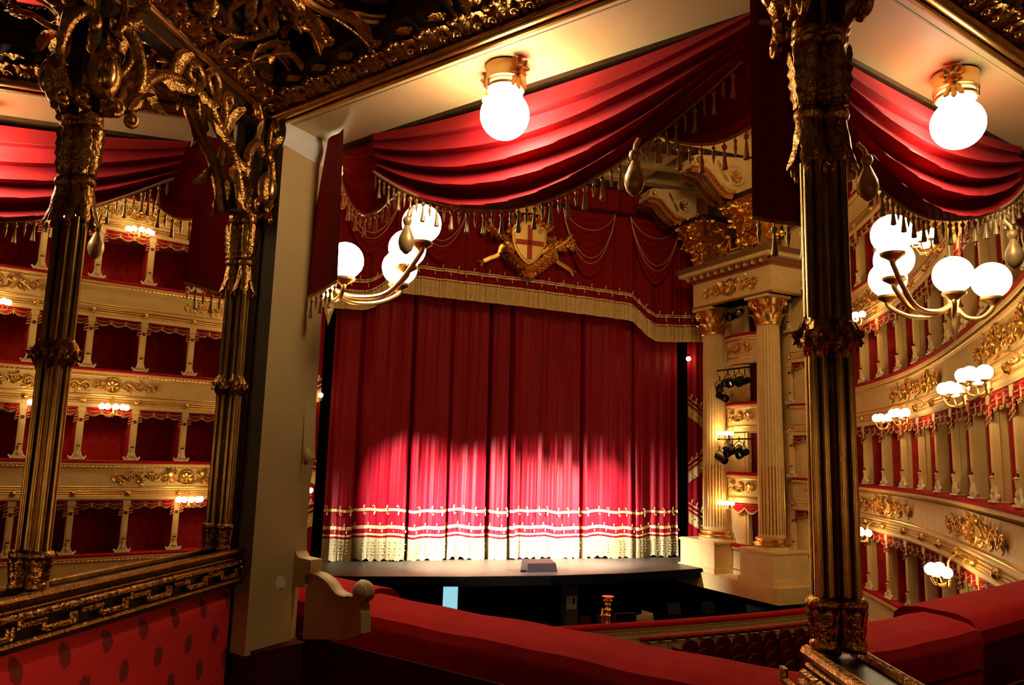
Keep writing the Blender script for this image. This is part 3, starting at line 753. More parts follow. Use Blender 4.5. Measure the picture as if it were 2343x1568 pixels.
def make_chandelier():
    r = thing('wall_chandelier', 'x', 'lamp', loc=(0, 0, 0))
    b = MB().lathe([(.015, .12), (.022, .10), (.03, .06), (.022, .0), (.035, -.03), (.02, -.06), (.028, -.08), (.012, -.13), (.003, -.19)], 12, (0, -.34, 0))
    b.tube(cr([(0, .02, .30), (0, -.12, .40), (0, -.26, .36), (0, -.34, .26), (0, -.34, .1)], 5), .016, 7)
    b.spiral((0, -.10, .30), (0, -1, 0), (0, 0, 1), .08, 1.1, .014, PI/2, 1, 12, seg=5)
    build('stem', b, BRASS, r)
    b = MB().sphere((0, 0, 0), .086, 20, 14); gm = None
    for k in range(5):
        a = (-1.25+.625*k); px, py = .34*math.sin(a), -.34-.26*math.cos(a)
        q = MB(); q.tube(cr([(0, -.34, -.02), (.35*px, -.34+.35*(py+.34), -.10), (.8*px, -.34+.8*(py+.34), -.10), (px, py, -.02), (px, py, .03)], 4), .011, 6)
        q.lathe([(.012, -.02), (.05, .0), (.052, .012), (.02, .02)], 10, (px, py, .03)); build('arm', q, BRASS, r)
        if gm is None: o = build('globe', b, GLOBE, r); gm = o
        else: o = gm.copy(); C.objects.link(o); o.parent = r
        o.location = (px, py, .125)
    return r
CHAND = make_chandelier()
used_b = used_c = False
def place_box(loc, ang, label, group):
    global used_b
    if not used_b: PROTO.location = loc; PROTO.rotation_euler = (0, 0, ang); PROTO['label'] = label; PROTO['group'] = group; used_b = True; return PROTO
    return dup(PROTO, loc, ang, label, group)
def place_chand(loc, ang, label, group, scale=1):
    global used_c
    if not used_c: CHAND.location = loc; CHAND.rotation_euler = (0, 0, ang); CHAND['label'] = label; CHAND['group'] = group; used_c = True; r = CHAND
    else: r = dup(CHAND, loc, ang, label, group)
    return r
RC = Curve([(10.25, 28.1), (11.55, 26.1), (13.24, 23.54), (14.94, 20.84), (16.24, 18.64), (17.44, 16.74), (18.44, 15.14), (19.54, 12.84)])
LC = Curve([(-.395, 2.555), (-1.56, 3.64), (-2.75, 5.19), (-3.83, 7.05), (-4.75, 9.06), (-5.82, 12.17), (-6.64, 14.88), (-7.21, 17.29), (-7.53, 19.59), (-7.71, 21.89), (-7.79, 23.49)])
PV = [(-.16, .0), (-.17, .045), (-.15, .075), (-.11, .088), (.0, .092), (.05, .085), (.075, .065), (.085, .035), (.07, .0)]
PP = [(-.16, 0), (.065, 0), (.065, -.055), (.04, -.075), (.03, -.14), (0, -.155), (0, -.66), (.025, -.675), (.025, -.715), (.055, -.735), (.055, -.76), (.045, -.77), (.045, -.95), (.085, -.965), (.09, -1.02), (.06, -1.06), (-.16, -1.06)]
GB = [[(.045, -.075), (.052, -.09), (.052, -.115), (.035, -.128)], [(.027, -.668), (.036, -.68), (.030, -.70)], [(.05, -.785), (.062, -.80), (.05, -.82)], [(.05, -.85), (.062, -.865), (.05, -.885)], [(.05, -.91), (.060, -.925), (.05, -.94)]]
for side, cv, far in (('right', RC, 'opposite side'), ('left', LC, 'near side')):
    nb = int(cv.L/W)
    for k in range(-1, 4):
        z = zl(k); nm = TIER[k]
        where = 'opposite side' if side == 'right' else 'near side'
        t = thing('balcony_front', f'cream and gilt balcony front with red velvet rail, {nm}, {where}', 'balcony', loc=(0, 0, 0))
        build('parapet', cv.sweep(PP, 0, cv.L-.05, z), CREAM, t)
        build('velvet_rail', cv.sweep(PV, 0, cv.L-.05, z, closed=True), VELVET, t)
        build('inner_lining', cv.sweep([(-.16, -1.06), (-.16, 0)], 0, cv.L-.05, z), VELVETD, t)
        for g in GB: build('gilt_moulding', cv.sweep(g, 0, cv.L-.05, z, 1), GOLDH, t)
        b = MB()    # row of small beads under the rail
        for i in range(int(cv.L/.115)): b.sphere(cv.at(.05+i*.115, .05, z-.10), .028, 5, 4)
        build('bead_row', b, GOLDH, t, kind='stuff')
        b = MB()
        for i in range(nb): 
            a = cv.at(i*W, .06, z-.86); b.sphere(a, .085, 8, 6, (1, 1, 1)); 
        build('gilt_boss', b, GOLDH, t, kind='stuff')
        # centres of the reliefs
        if side == 'right': c0 = {0: cv.near(15.2, 19.7), 1: cv.near(16.95, 16.95), 2: cv.near(14.5, 21.0), 3: cv.near(16.8, 17.1), -1: None}[k]
        else: c0 = {0: cv.near(-5.75, 12.6), 1: cv.near(-4.95, 9.7), 2: cv.near(-5.7, 12.4), 3: cv.near(-6.9, 16.0), -1: None}[k]
        cs = [] if c0 is None else [c for c in (c0-14.3, c0-7.15, c0, c0+7.15, c0+14.3) if 2.2 < c < cv.L-1.9]
        if k == 0 and side == 'right' or k == 2 and side == 'right': cs = [c for c in cs]
        for c in cs:
            build('relief', bend(relief(4.1, .46, 0 if k % 2 == 0 else 1, k*7+3), cv, c, z-.41, .01), GOLDH, t)
        settle(t)
        # lamps hung below this front
        if c0 is not None:
            for c in cs:
                for dl in ((0,) if k % 2 == 0 else (-.87, .87)):
                    l = c+dl; i_ = int(l/W)+1
                    place_chand(cv.at(l, .06, z-1.16), cv.ang(l), f'brass globe chandelier under the {nm} front, {where}, by its {ORD[i_-1]} box', 'globe chandeliers of the balconies')
        for i in range(1 if side == 'left' and k == 0 else 0, nb):
            l = i*W; a = cv.at(l, 0, z); b2 = cv.at(l+W, 0, z); d = b2-a
            lab = f'red-lined box with fringed valance, {nm}, {where}, {ORD[i]} from '+('the stage' if side == 'right' else 'ours')
            r = place_box(a, math.atan2(d.y, d.x), lab, 'boxes of the tiers')
            if side == 'left' and i == 0:
                for ch in list(r.children):
                    if ch.name.split('.')[0] in (*(('lining', 'box_ceiling') if k == 0 else ()), 'partition', 'pilaster', 'dark_inlay', 'gilt_edge', 'scroll_foot'): bpy.data.objects.remove(ch)
# outer walls behind the boxes, hall floor and hall ceiling
for cv, nm in ((RC, 'wall_right_of_hall'), (LC, 'wall_left_of_hall')):
    build(nm, cv.sweep([(-1.9, -7), (-1.9, 14.0)], 0, cv.L-.05, 0), CREAM, kind='structure')
build('ceiling_of_hall', MB().box(-12, 24, -4, 36, 16.5, 16.8), CREAM, kind='structure', smooth=False)
build('floor_of_stalls', MB().box(-9, 22, -2, 25.5, -5.6, -5.45), CARPET, kind='structure', smooth=False)
# the chandelier on our own front
oc = thing('wall_chandelier', 'big brass globe chandelier close outside the box, half hidden by the hanging red tail', 'lamp', loc=(0, 0, 0), group='globe chandeliers of the balconies')
ctr = Vector((-.70, 2.88, .60))*.972
b = MB().lathe([(.006, .55), (.012, .5), (.012, .12), (.022, .10), (.028, .05), (.018, 0), (.026, -.02), (.016, -.045), (.018, -.06), (.010, -.085), (.002, -.12)], 14, ctr)
b.tube(cr([ctr+Vector((-.25, -.2, .52)), ctr+Vector((-.1, -.08, .58)), ctr+Vector((0, 0, .5))], 5), .014, 8)
build('stem', b, BRASS, oc)
for g in ((-.3145, 2.495, .765), (-.378, 2.63, .715), (-.425, 2.79, .685), (-.607, 2.69, .680), (-.80, 2.80, .69)):
    g = Vector(g)*.972; R = .064
    b = MB().sphere(g, R, 24, 16); build('globe', b, GLOBEN, oc)
    d = (g-ctr); cup = g-Vector((0, 0, R+.006)); 
    b = MB(); b.tube(cr([ctr+Vector((0, 0, .02)), ctr+Vector((d.x*.3, d.y*.3, -.035)), ctr+Vector((d.x*.7, d.y*.7, min(.0, cup.z-ctr.z)-.045)), cup-Vector((0, 0, .03)), cup], 6), .0085, 8)
    b.lathe([(.008, -.02), (.018, -.012), (.038, .0), (.040, .008), (.03, .012)], 18, cup); b.sphere(cup-Vector((0, 0, .016)), .011, 8, 6)
    build('arm', b, BRASS, oc)
settle(oc)
# ------------------------------------------------------------------ stage
ZS = -3.95
st = MB()
pts = [(-9.5, 0.8), (-9.5, -1.5), (-7.6, -3.1), (-6.5, -3.4), (-3, -3.9), (0, -4.05), (3, -3.85), (6, -3.2), (7.75, -2.75), (8.6, -1.8), (8.6, .8)]
slab_poly(st, pts, ZS-.12, ZS); build('floor_of_stage', st, STAGEW, kind='structure', smooth=False, frame=CF)
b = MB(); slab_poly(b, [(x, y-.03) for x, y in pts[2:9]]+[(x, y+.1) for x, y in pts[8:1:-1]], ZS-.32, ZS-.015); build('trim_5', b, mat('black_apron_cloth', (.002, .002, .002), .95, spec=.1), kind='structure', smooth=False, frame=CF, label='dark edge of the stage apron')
pb = thing('prompt_box', 'low dark box standing on the stage boards at the apron edge', 'box', CF)
b = MB()
b.add([(-.55, -3.35, ZS), (.55, -3.35, ZS), (.62, -2.55, ZS), (-.55, -2.55, ZS), (-.55, -3.30, ZS+.30), (.50, -3.30, ZS+.30), (.55, -2.6, ZS+.36), (-.52, -2.6, ZS+.36)], [(0, 3, 2, 1), (4, 5, 6, 7), (0, 1, 5, 4), (1, 2, 6, 5), (2, 3, 7, 6), (3, 0, 4, 7)])
build('casing', b, mat('prompt_box_paint', (.010, .004, .006), .5), pb, smooth=False)
b = MB().box(-.75, -.55, -3.2, -3.1, ZS, ZS+.06); build('hinge_plate', b, BLACK, pb, smooth=False)
settle(pb)
# main curtain
rnd = random.Random(3)
ws = [(rnd.uniform(1.2, 2.4), rnd.uniform(0, 6), .10), (rnd.uniform(4, 5.5), rnd.uniform(0, 6), .07), (rnd.uniform(8, 11), rnd.uniform(0, 6), .045), (rnd.uniform(16, 21), rnd.uniform(0, 6), .02), (33, 1, .008)]
def cdisp(x, v):
    y = sum(a*(abs(math.sin(f*.5*x+p+.25*v*math.sin(x)))*2-1) for f, p, a in ws[:3])+sum(a*math.sin(f*x+p) for f, p, a in ws[3:])
    for sx, d in ((-4.25, .42), (-1.1, .42), (-.25, .36), (2.9, .3), (-6.2, .3), (-2.7, .25), (5.2, .25)):
        q = (x-sx-.12*(v-.5))/.07; y += d*math.exp(-q*q)
    return y*(.75+.25*v)
X0, X1, ZB, ZT = -7.3, 7.32, ZS+.04, 7.0
cu = thing('stage_curtain', 'great red pleated stage curtain with gold bands and deep fringe, brightly lit near its hem', 'curtain', CF)
b = MB().grid(lambda u, v: (X0+(X1-X0)*u, cdisp(X0+(X1-X0)*u, 1-v), ZB+.75+(ZT-ZB-.75)*v), 900, 26); build('cloth', b, CURT, cu)
def hemz(x): return .035*math.sin(x*2.1)+.025*math.sin(x*5.3+1)
def strip(z0, z1, off=-.02, n=900):
    return MB().grid(lambda u, v: (X0+(X1-X0)*u, cdisp(X0+(X1-X0)*u, 1-(z0-ZB)/(ZT-ZB))+off, z0+(z1-z0)*v+hemz(X0+(X1-X0)*u)), n, 1)
for z0, z1 in ((-2.16, -2.06), (-2.80, -2.68), (-3.04, -2.97)): build('gold_band', strip(z0, z1), BRAID, cu)
build('red_line', strip(-3.09, -3.06), CURT, cu)
b = MB()
def fr(u, v):
    x = X0+(X1-X0)*u; k = 1-v
    return (x+.02*k*math.sin(x*37), cdisp(x, 1)-.03-.02*k*abs(math.sin(x*26)), -3.12+hemz(x)-(.80+.04*math.sin(x*19)+.05*(math.sin(x*7.7) > .8))*k)
b.grid(fr, 1400, 4); build('fringe', b, mat('pale_curtain_fringe', (.38, .33, .17), .7, 0, .5, 10, (.27, .22, .10), stretch=(5, 5, .4)), cu)
b = MB()
for i in range(34):
    x = X0+.12+i*.432; y = cdisp(x, 1)-.055
    q = 1 if i % 2 else -1
    for s in (-1, 1):
        z = -2.11+hemz(x)
        if s == q: b.leaf((x, y, z+s*.04), (.15*q, -.05, s), (0, -1, 0), .15, .055, .2, 4)
        else: b.tube(cr([(x, y, z), (x+.02*q, y, z+s*.12), (x+.05*q, y, z+s*.17), (x+.09*q, y, z+s*.14), (x+.08*q, y, z+s*.10)], 3), [.014-.006*k/12 for k in range(13)], 4)
    x += .2; y = cdisp(x, 1)-.055
    b.leaf((x, y, -2.66+hemz(x)), (.1, -.05, 1), (0, -1, 0), .10, .045, .2, 4); b.leaf((x+.1, y, -2.82+hemz(x)), (-.1, -.05, -1), (0, -1, 0), .10, .045, .2, 4)
build('embroidery', b, BRAID, cu, kind='stuff')
b = MB()
for i in range(75):
    x = X0+.1+i*.194; y = cdisp(x, 1)-.07
    for j in range(5): b.sphere((x+.03*((j % 2)-.5), y, -3.24-j*.11), .022, 5, 4)
build('fringe_knots', b, BRAID, cu, kind='stuff')
settle(cu)
# black masking behind and beside the curtain
build('wall_of_stage', MB().box(-12, 12, .7, .9, ZS-.2, 13), DARK, kind='structure', smooth=False, frame=CF)

# upper pelmet
PB = [(-9.3, 5.24), (-7.6, 5.24), (-6.24, 5.27), (-5.77, 5.55), (-5.5, 5.85), (-5.2, 6.05), (-4, 6.03), (-.0, 5.96), (3, 5.86), (4.66, 5.79), (5.0, 5.62), (5.27, 5.33), (5.6, 5.08), (5.9, 4.99), (7, 5.05), (8.4, 5.16)]
def pbz(x):
    for (a, za), (c, zc) in zip(PB, PB[1:]):
        if x <= c: return za+(zc-za)*max(0, (x-a))/(c-a)
    return PB[-1][1]
def pz(x): return sum(pbz(x+d) for d in (-.2, -.1, 0, .1, .2))/5
def pleat(x): return .05*math.sin(x*6.5)+.03*math.sin(x*14+1)+.02*math.sin(x*29)
pm = thing('stage_pelmet', 'red pleated pelmet above the stage curtain with gold bands and a gold fringe', 'pelmet', CF)
PX0, PX1 = -9.3, 8.35
b = MB().grid(lambda u, v: (PX0+(PX1-PX0)*u, -.6+pleat(PX0+(PX1-PX0)*u), pz(PX0+(PX1-PX0)*u)+.6+(10.35-pz(PX0+(PX1-PX0)*u)-.6)*v), 500, 8); build('cloth', b, PELM, pm)
def pst(z0, z1, off): return MB().grid(lambda u, v: (PX0+(PX1-PX0)*u, -.6+pleat(PX0+(PX1-PX0)*u)*.6+off, pz(PX0+(PX1-PX0)*u)+z0+(z1-z0)*v), 500, 1)
for z0, z1 in ((.70, .76), (1.05, 1.11), (1.14, 1.18)): build('gold_band', pst(z0, z1, -.06), BRAID, pm)
b = MB().grid(lambda u, v: (PX0+(PX1-PX0)*u, -.69+pleat(PX0+(PX1-PX0)*u)*.6-.02*abs(math.sin((PX0+(PX1-PX0)*u)*30)), pz(PX0+(PX1-PX0)*u)+(.66+.02*math.sin(u*900))*v), 1400, 2); build('fringe', b, THREAD, pm)
b = MB()
for i in range(96):
    x = PX0+.1+i*.183; z = pz(x)
    for j in range(4): b.sphere((x, -.745, z+.52-j*.13), .025, 5, 4)
    if i % 2 == 0: b.sphere((x+.09, -.745, z+.34), .03, 5, 4)
build('fringe_knots', b, BRAID, pm, kind='stuff')
b = MB()
for i in range(28):
    x = PX0+.2+i*.63; z = pz(x)
    b.leaf((x, -.70, z+1.18), (.15, 0, 1), (0, -1, 0), .16, .045, .2, 4); b.leaf((x+.32, -.70, z+1.04), (.1, 0, -1), (0, -1, 0), .16, .045, .2, 4)
build('embroidery', b, BRAID, pm, kind='stuff')
b = MB().box(PX0, PX1, -.78, -.6, 10.28, 10.42); build('board', b, VELVETD, pm, smooth=False)
b = MB().grid(lambda u, v: (PX0+(PX1-PX0)*u, -.62+.05*math.sin((PX0+(PX1-PX0)*u)*9)+.03*math.sin((PX0+(PX1-PX0)*u)*21), 10.40+1.03*v), 420, 2); build('upper_cloth', b, PELM, pm)
for xc, hw in ((-6.3, 1.2), (-3.6, 1.2), (2.70, 1.2), (5.80, 1.2)):
    def P(u, v):
        q = (u-.5)*2; x = xc+hw*q*(1-.0*v); low = 7.45
        z = 10.3-(10.3-low)*v*max(0, 1-abs(q)**2.4)-.0*v
        z = 10.3-.02-(2.85*v)*(max(0, 1-q*q))**.8
        return (x, -.70-.07*math.sin(PI*((v*9) % 1))*(1-q*q)-.08*v*(1-q*q), z)
    b = MB().grid(P, 40, 72); o = build('swag', b, PELM, pm)
    b = MB()
    for v in (.72, .80, .30): b.tube([(p[0], p[1]-.06, p[2]) for p in (P(i/30, v) for i in range(31))], .012, 5)
    build('swag_cord', b, BRAID, o)
settle(pm)
# crest
cs = thing('crest', 'gilded crest with crowned shield, red cross, leaf sprays and ribbons on the red pelmet', 'emblem', CF)
def ov(pts, k=6): return [(p.x, p.z) for p in cr([(x, 0, z) for x, z in pts], k)]
oz = 8.55
half = [(0, -.80), (.22, -.66), (.46, -.36), (.60, .0), (.62, .42), (.5, .62), (.36, .60), (.28, .72), (0, .78)]
shield = ov(half, 4)+[(-x, z) for x, z in ov(half, 4)[::-1][1:-1]]
b = MB().prism([(x*1.18, oz+z*1.14) for x, z in shield], -.98, -.76); build('shield_rim', b, GOLDH, cs)
b = MB().prism([(x, oz+z) for x, z in shield], -1.03, -.9); build('shield', b, mat('pale_gilding', (.95, .68, .22), .35, .8), cs)
RC_ = mat('red_cross_enamel', (.5, .03, .015), .4)
b = MB(); b.box(-.10, .10, -1.06, -.95, oz-.72, oz+.70); b.box(-.58, .58, -1.06, -.95, oz-.13, oz+.07); build('cross', b, RC_, cs, smooth=False)
b = MB()
for s in (-1, 1): b.spiral((s*.46, -1.02, oz+.48), (s, 0, 0), (0, 0, 1), .15, 1.3, .045, 0, 1, 16)
build('volute', b, GOLDH, cs)
b = MB()      # crown
b.prism(ov([(-.62, oz+1.12), (-.3, oz+1.2), (0, oz+1.23), (.3, oz+1.2), (.62, oz+1.12)], 4)+[(.66, oz+1.42), (.52, oz+1.5), (.44, oz+1.4), (.32, oz+1.62), (.2, oz+1.45), (0, oz+1.7), (-.2, oz+1.45), (-.32, oz+1.62), (-.44, oz+1.4), (-.52, oz+1.5), (-.66, oz+1.42)], -1.0, -.8)
for q in range(7): b.sphere((-.6+.2*q, -.98, oz+1.52+.12*(q % 2)), .06, 8, 6)
for q in range(-2, 3): b.leaf((q*.2, -.95, oz+1.15), (q*.1, -.2, -1), (0, -1, 0), .3, .18, .5, 5)
build('crown', b, GOLDH, cs)
rr = random.Random(4); b = MB()
for q in range(64):
    a = 2*PI*q/64+rr.uniform(-.05, .05); R_ = 1.0+.28*(q % 2)+rr.uniform(-.08, .08)
    x, z = .66*R_*math.cos(a), oz+.05+.80*R_*math.sin(a)
    if z > oz+.95: continue
    a2 = a+rr.uniform(-.8, .8); b.leaf((x, -.80-.1*(q % 2), z), (math.cos(a2), -.3, math.sin(a2)), (0, -1, 0), rr.uniform(.30, .44), .17, .9, 6, 3.5, .45)
build('leaf_wreath', b, GOLDH, cs)
for s in (-1, 1):
    rr = random.Random(8)
    b = MB()
    for q in range(38):
        t = q/37; x = s*(.62+1.22*t); z = oz-.35+rr.uniform(-.14, .14)+.42*math.sin(t*2.4)+.35*t-(.25*t if s > 0 else -.1*t)
        a = rr.uniform(-1.2, 1.4); b.leaf((x, -.84-.16*rr.random(), z), (s*math.cos(a), -.3, math.sin(a)), (0, -1, 0), rr.uniform(.30, .46), .15, .9, 6, 3.5, .45)
    build('leaf_spray', b, GOLDH, cs)
    b = MB(); P = cr([(s*.55, -.9, oz-.35), (s*.85, -.95, oz-.15), (s*1.15, -.92, oz-.30), (s*1.25, -.9, oz-.62), (s*1.62, -.9, oz-.82), (s*1.85, -.9, oz-.95)], 6)
    b.tube(P, [.10]*len(P), 6, flat=.3, up=(0, 1, 0)); b.leaf(P[-1], (s*1, 0, -.1), (0, -1, 0), .26, .10, .2, 4); b.leaf(P[-1], (s*.5, 0, -.9), (0, -1, 0), .26, .10, .2, 4)
    build('ribbon', b, GOLDH, cs)
    b = MB()
    for q in range(15):
        t = q/14; x = s*(1.02*(1-t)+.05); z = oz-.42-.86*t**.9
        for rr2, dd in ((.0, 0), (-.14, .05), (-.28, .08)):
            b.leaf((x+s*rr2*.6, -.84-dd, z-rr2*.7), (s*(.62+.25*(q % 2)), -.35, -.75+.3*(q % 2)), (0, -1, 0), .32, .15, .9, 6, 3.5, .45)
    build('leaf_border', b, GOLDH, cs)
b = MB()
for q in range(7):
    a = -PI/2+(q-3)*.42; b.leaf((0, -.92, oz-1.15), (math.cos(a), -.2, math.sin(a)), (0, -1, 0), .36, .2, .5, 5)
build('palmette', b, GOLDH, cs)
settle(cs)
# side draperies with zigzag bands
for nm, x0, x1, y0, zz in (('red drapery with zigzag gold bands between stage curtain and fluted columns', 7.45, 8.62, -.55, [(2.35, 1.55, -1), (-.45, .40, 1), (-2.05, -2.75, -1)]), ('red drapery with zigzag gold bands at the stage edge beside the cream pier', -9.2, -7.72, -.45, [(1.25, 2.25, 1), (-.3, -.75, -1), (-3.0, -2.2, 1)])):
    sd = thing('side_drapery', nm, 'curtain', CF)
    dsp = lambda x: .035*math.sin(x*11)+.02*math.sin(x*23)
    b = MB().grid(lambda u, v: (x0+(x1-x0)*u, y0+dsp(x0+(x1-x0)*u), ZS+9.2*v), 60, 10); build('cloth', b, CURT, sd)
    for za, zb, s in zz:
        for dz, h, mt, n2 in ((.36, .06, BRAID, 'gold_band'), (.16, .05, BRAID, 'gold_band'), (.02, .03, BRAID, 'gold_band'), (-.42, .42, THREAD, 'fringe')):
            b = MB().grid(lambda u, v: (x0+(x1-x0)*u, y0-.05+dsp(x0+(x1-x0)*u), za+(zb-za)*u+dz+h*v+(.02*math.sin(u*70) if n2 == 'fringe' and v < .5 else 0)), 60, 1); build(n2, b, mt, sd)
        b = MB()
        for q in range(5):
            u = (q+.5)/5; b.sphere((x0+(x1-x0)*u, y0-.10, za+(zb-za)*u-.2), .035, 6, 4); b.leaf((x0+(x1-x0)*u, y0-.09, za+(zb-za)*u+.42), (.3, 0, 1), (0, -1, 0), .2, .07, .2, 4)
        build('embroidery', b, BRAID, sd)
    settle(sd)
build('wall_stage_side', MB().box(8.55, 8.75, -1.4, .7, ZS, 12), DARK, kind='structure', smooth=False, frame=CF)

# ------------------------------------------------------------------ proscenium
def flute(n, dep):
    return lambda a, z: 1-dep*abs(math.sin(n*a/2))**.8
def make_column(label):
    r = thing('fluted_column', label, 'column', loc=(0, 0, 0))
    b = MB().lathe([(.62, 0), (.62, .08), (.60, .10)], 32); build('plinth', b, CREAM, r)
    b = MB().lathe([(.58, .08), (.64, .12), (.64, .19), (.55, .23), (.53, .27), (.58, .30), (.58, .35), (.51, .39)], 40); build('gilt_base', b, GOLDH, r)
    b = MB().lathe([(.47, .38), (.47, .50)], 40); build('collar', b, CREAM, r)
    def shaft(z0, z1, r0, r1):
        b = MB(); seg = 96; n = 24
        b.m = 0; prof = [(r0, z0), ((r0+r1)/2, (z0+z1)/2), (r1, z1)]
        b.lathe(prof, seg, fn=lambda a, z: 1-.085*max(0, math.sin(n*a))**.7, cap=False)
        b.mi = [1 if math.sin(n*(2*PI*((i % seg)+.5)/seg)) > -.3 else 0 for i in range(len(b.f))]
        return b
    build('gilt_shaft', shaft(.48, 2.85, .46, .455), [CREAM, GOLDH], r)
    build('shaft', shaft(2.85, 8.0, .455, .40), [CREAM, CREAM], r)
    b = MB().lathe([(.40, 7.95), (.45, 7.98), (.45, 8.04), (.40, 8.07), (.39, 8.3), (.45, 8.8), (.52, 8.95)], 32); build('bell', b, GOLDH, r)
    b = MB()
    for row, (z, L, n, rr) in enumerate(((8.05, .48, 8, .40), (8.28, .55, 8, .41))):
        for k in range(n):
            a = 2*PI*(k+.5*row)/n; d = Vector((math.cos(a), math.sin(a), 0)); b.leaf(d*rr+Vector((0, 0, z)), d*.3+Vector((0, 0, 1)), d, L, .30, 1.1, 7, 3.2)
    for k in range(4):
        a = PI/4+k*PI/2; d = Vector((math.cos(a), math.sin(a), 0)); b.spiral(d*.56+Vector((0, 0, 8.78)), d, (0, 0, 1), .15, 1.4, .05, PI, -1, 18); b.sphere(d.cross(Vector((0, 0, 1)))*.52+Vector((0, 0, 8.92)), .08, 8, 6)
    build('acanthus', b, GOLDH, r)
    b = MB().box(-.58, .58, -.58, .58, 8.94, 9.035); build('abacus', b, CREAM, r, smooth=False)
    return r
k1 = make_column('giant fluted column with gilt lower shaft beside the stage, the further of the pair')
k1.location = wpt(PW, 1.27, -.45, -2.92); k1.rotation_euler = (0, 0, PWA)
dup(k1, wpt(PW, 4.2, -.45, -2.92), PWA, 'giant fluted column with gilt lower shaft, the nearer of the pair by the tiers')
dup(k1, Vector((-8.13, 24.4, -2.92)), .3, 'giant fluted column where the near-side tiers meet the stage, seen only in the mirror')
build('wall_left_of_stage', MB().box(-.6, 3.0, .4, .7, ZS-1.5, 14), CREAM, kind='structure', smooth=False, frame=(Vector((-8.1, 24.0, 0)), PI/2+.1, 1))
# wall, pedestals, entablature
build('wall_proscenium', MB().box(-.3, 5.0, .55, .8, -4.6, 13.5), CREAM, kind='structure', smooth=False, frame=PW)
for x0, x1, y0, lab in ((.05, 2.0, -1.15, 'cream pedestal under the further giant column'), (3.45, 5.0, -1.25, 'cream pedestal under the nearer giant column')):
    p = thing('column_pedestal', lab, 'pedestal', PW)
    b = MB().box(x0, x1, y0, .5, -4.1, -2.92); build('block', b, CREAM, p, smooth=False)
    b = MB().box(x0-.04, x1+.04, y0-.05, .5, -3.02, -2.94); build('cap', b, CREAM, p, smooth=False)
    b = MB().box(x0-.06, x1+.06, y0-.07, .5, -4.12, -3.9); build('foot', b, CREAM, p, smooth=False)
    settle(p)
b = MB().box(.0, 5.3, -1.35, .5, -4.62, -4.08); o = build('trim_6', b, CREAM, kind='structure', smooth=False, frame=PW, label='cream ledge under the proscenium pedestals')
en = thing('entablature', 'cream entablature with gilt frieze and dentilled cornice over the giant columns', 'cornice', PW)
b = MB().box(.72, 4.95, -1.0, .5, 6.12, 7.25); build('frieze', b, CREAM, en, smooth=False)
b = MB(); b.box(.68, 5.0, -1.04, .5, 7.15, 7.25); build('red_gilt_band', b, mat('red_gilt_band', (.45, .16, .05), .45, .5, .8, 12, (.3, .06, .02)), en, smooth=False)
b = MB(); b.box(.68, 5.0, -1.03, .5, 6.12, 6.2); build('gilt_fillet', b, GOLDH, en, smooth=False)
for i in range(22):
    b = MB().box(.62+i*.2, .74+i*.2, -1.26, -.95, 7.27, 7.42); build('dentil', b, GOLDH if i % 2 else CREAM, en, smooth=False)
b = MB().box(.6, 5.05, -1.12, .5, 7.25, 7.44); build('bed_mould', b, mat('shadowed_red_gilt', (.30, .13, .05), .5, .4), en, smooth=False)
b = MB(); b.box(.35, 5.25, -1.45, .5, 7.43, 7.58); build('corona', b, CREAM, en, smooth=False)
b = MB(); b.box(.28, 5.32, -1.52, .5, 7.58, 7.76); build('sima', b, mat('dull_bronze_band', (.26, .15, .07), .5, .4, .9, 14, (.14, .06, .02)), en, smooth=False)
b = relief(2.7, .66, 0, 4); b.v = [(x+2.85, y-1.0, z+6.68) for x, y, z in b.v]; build('frieze_relief', b, GOLDH, en)
settle(en)
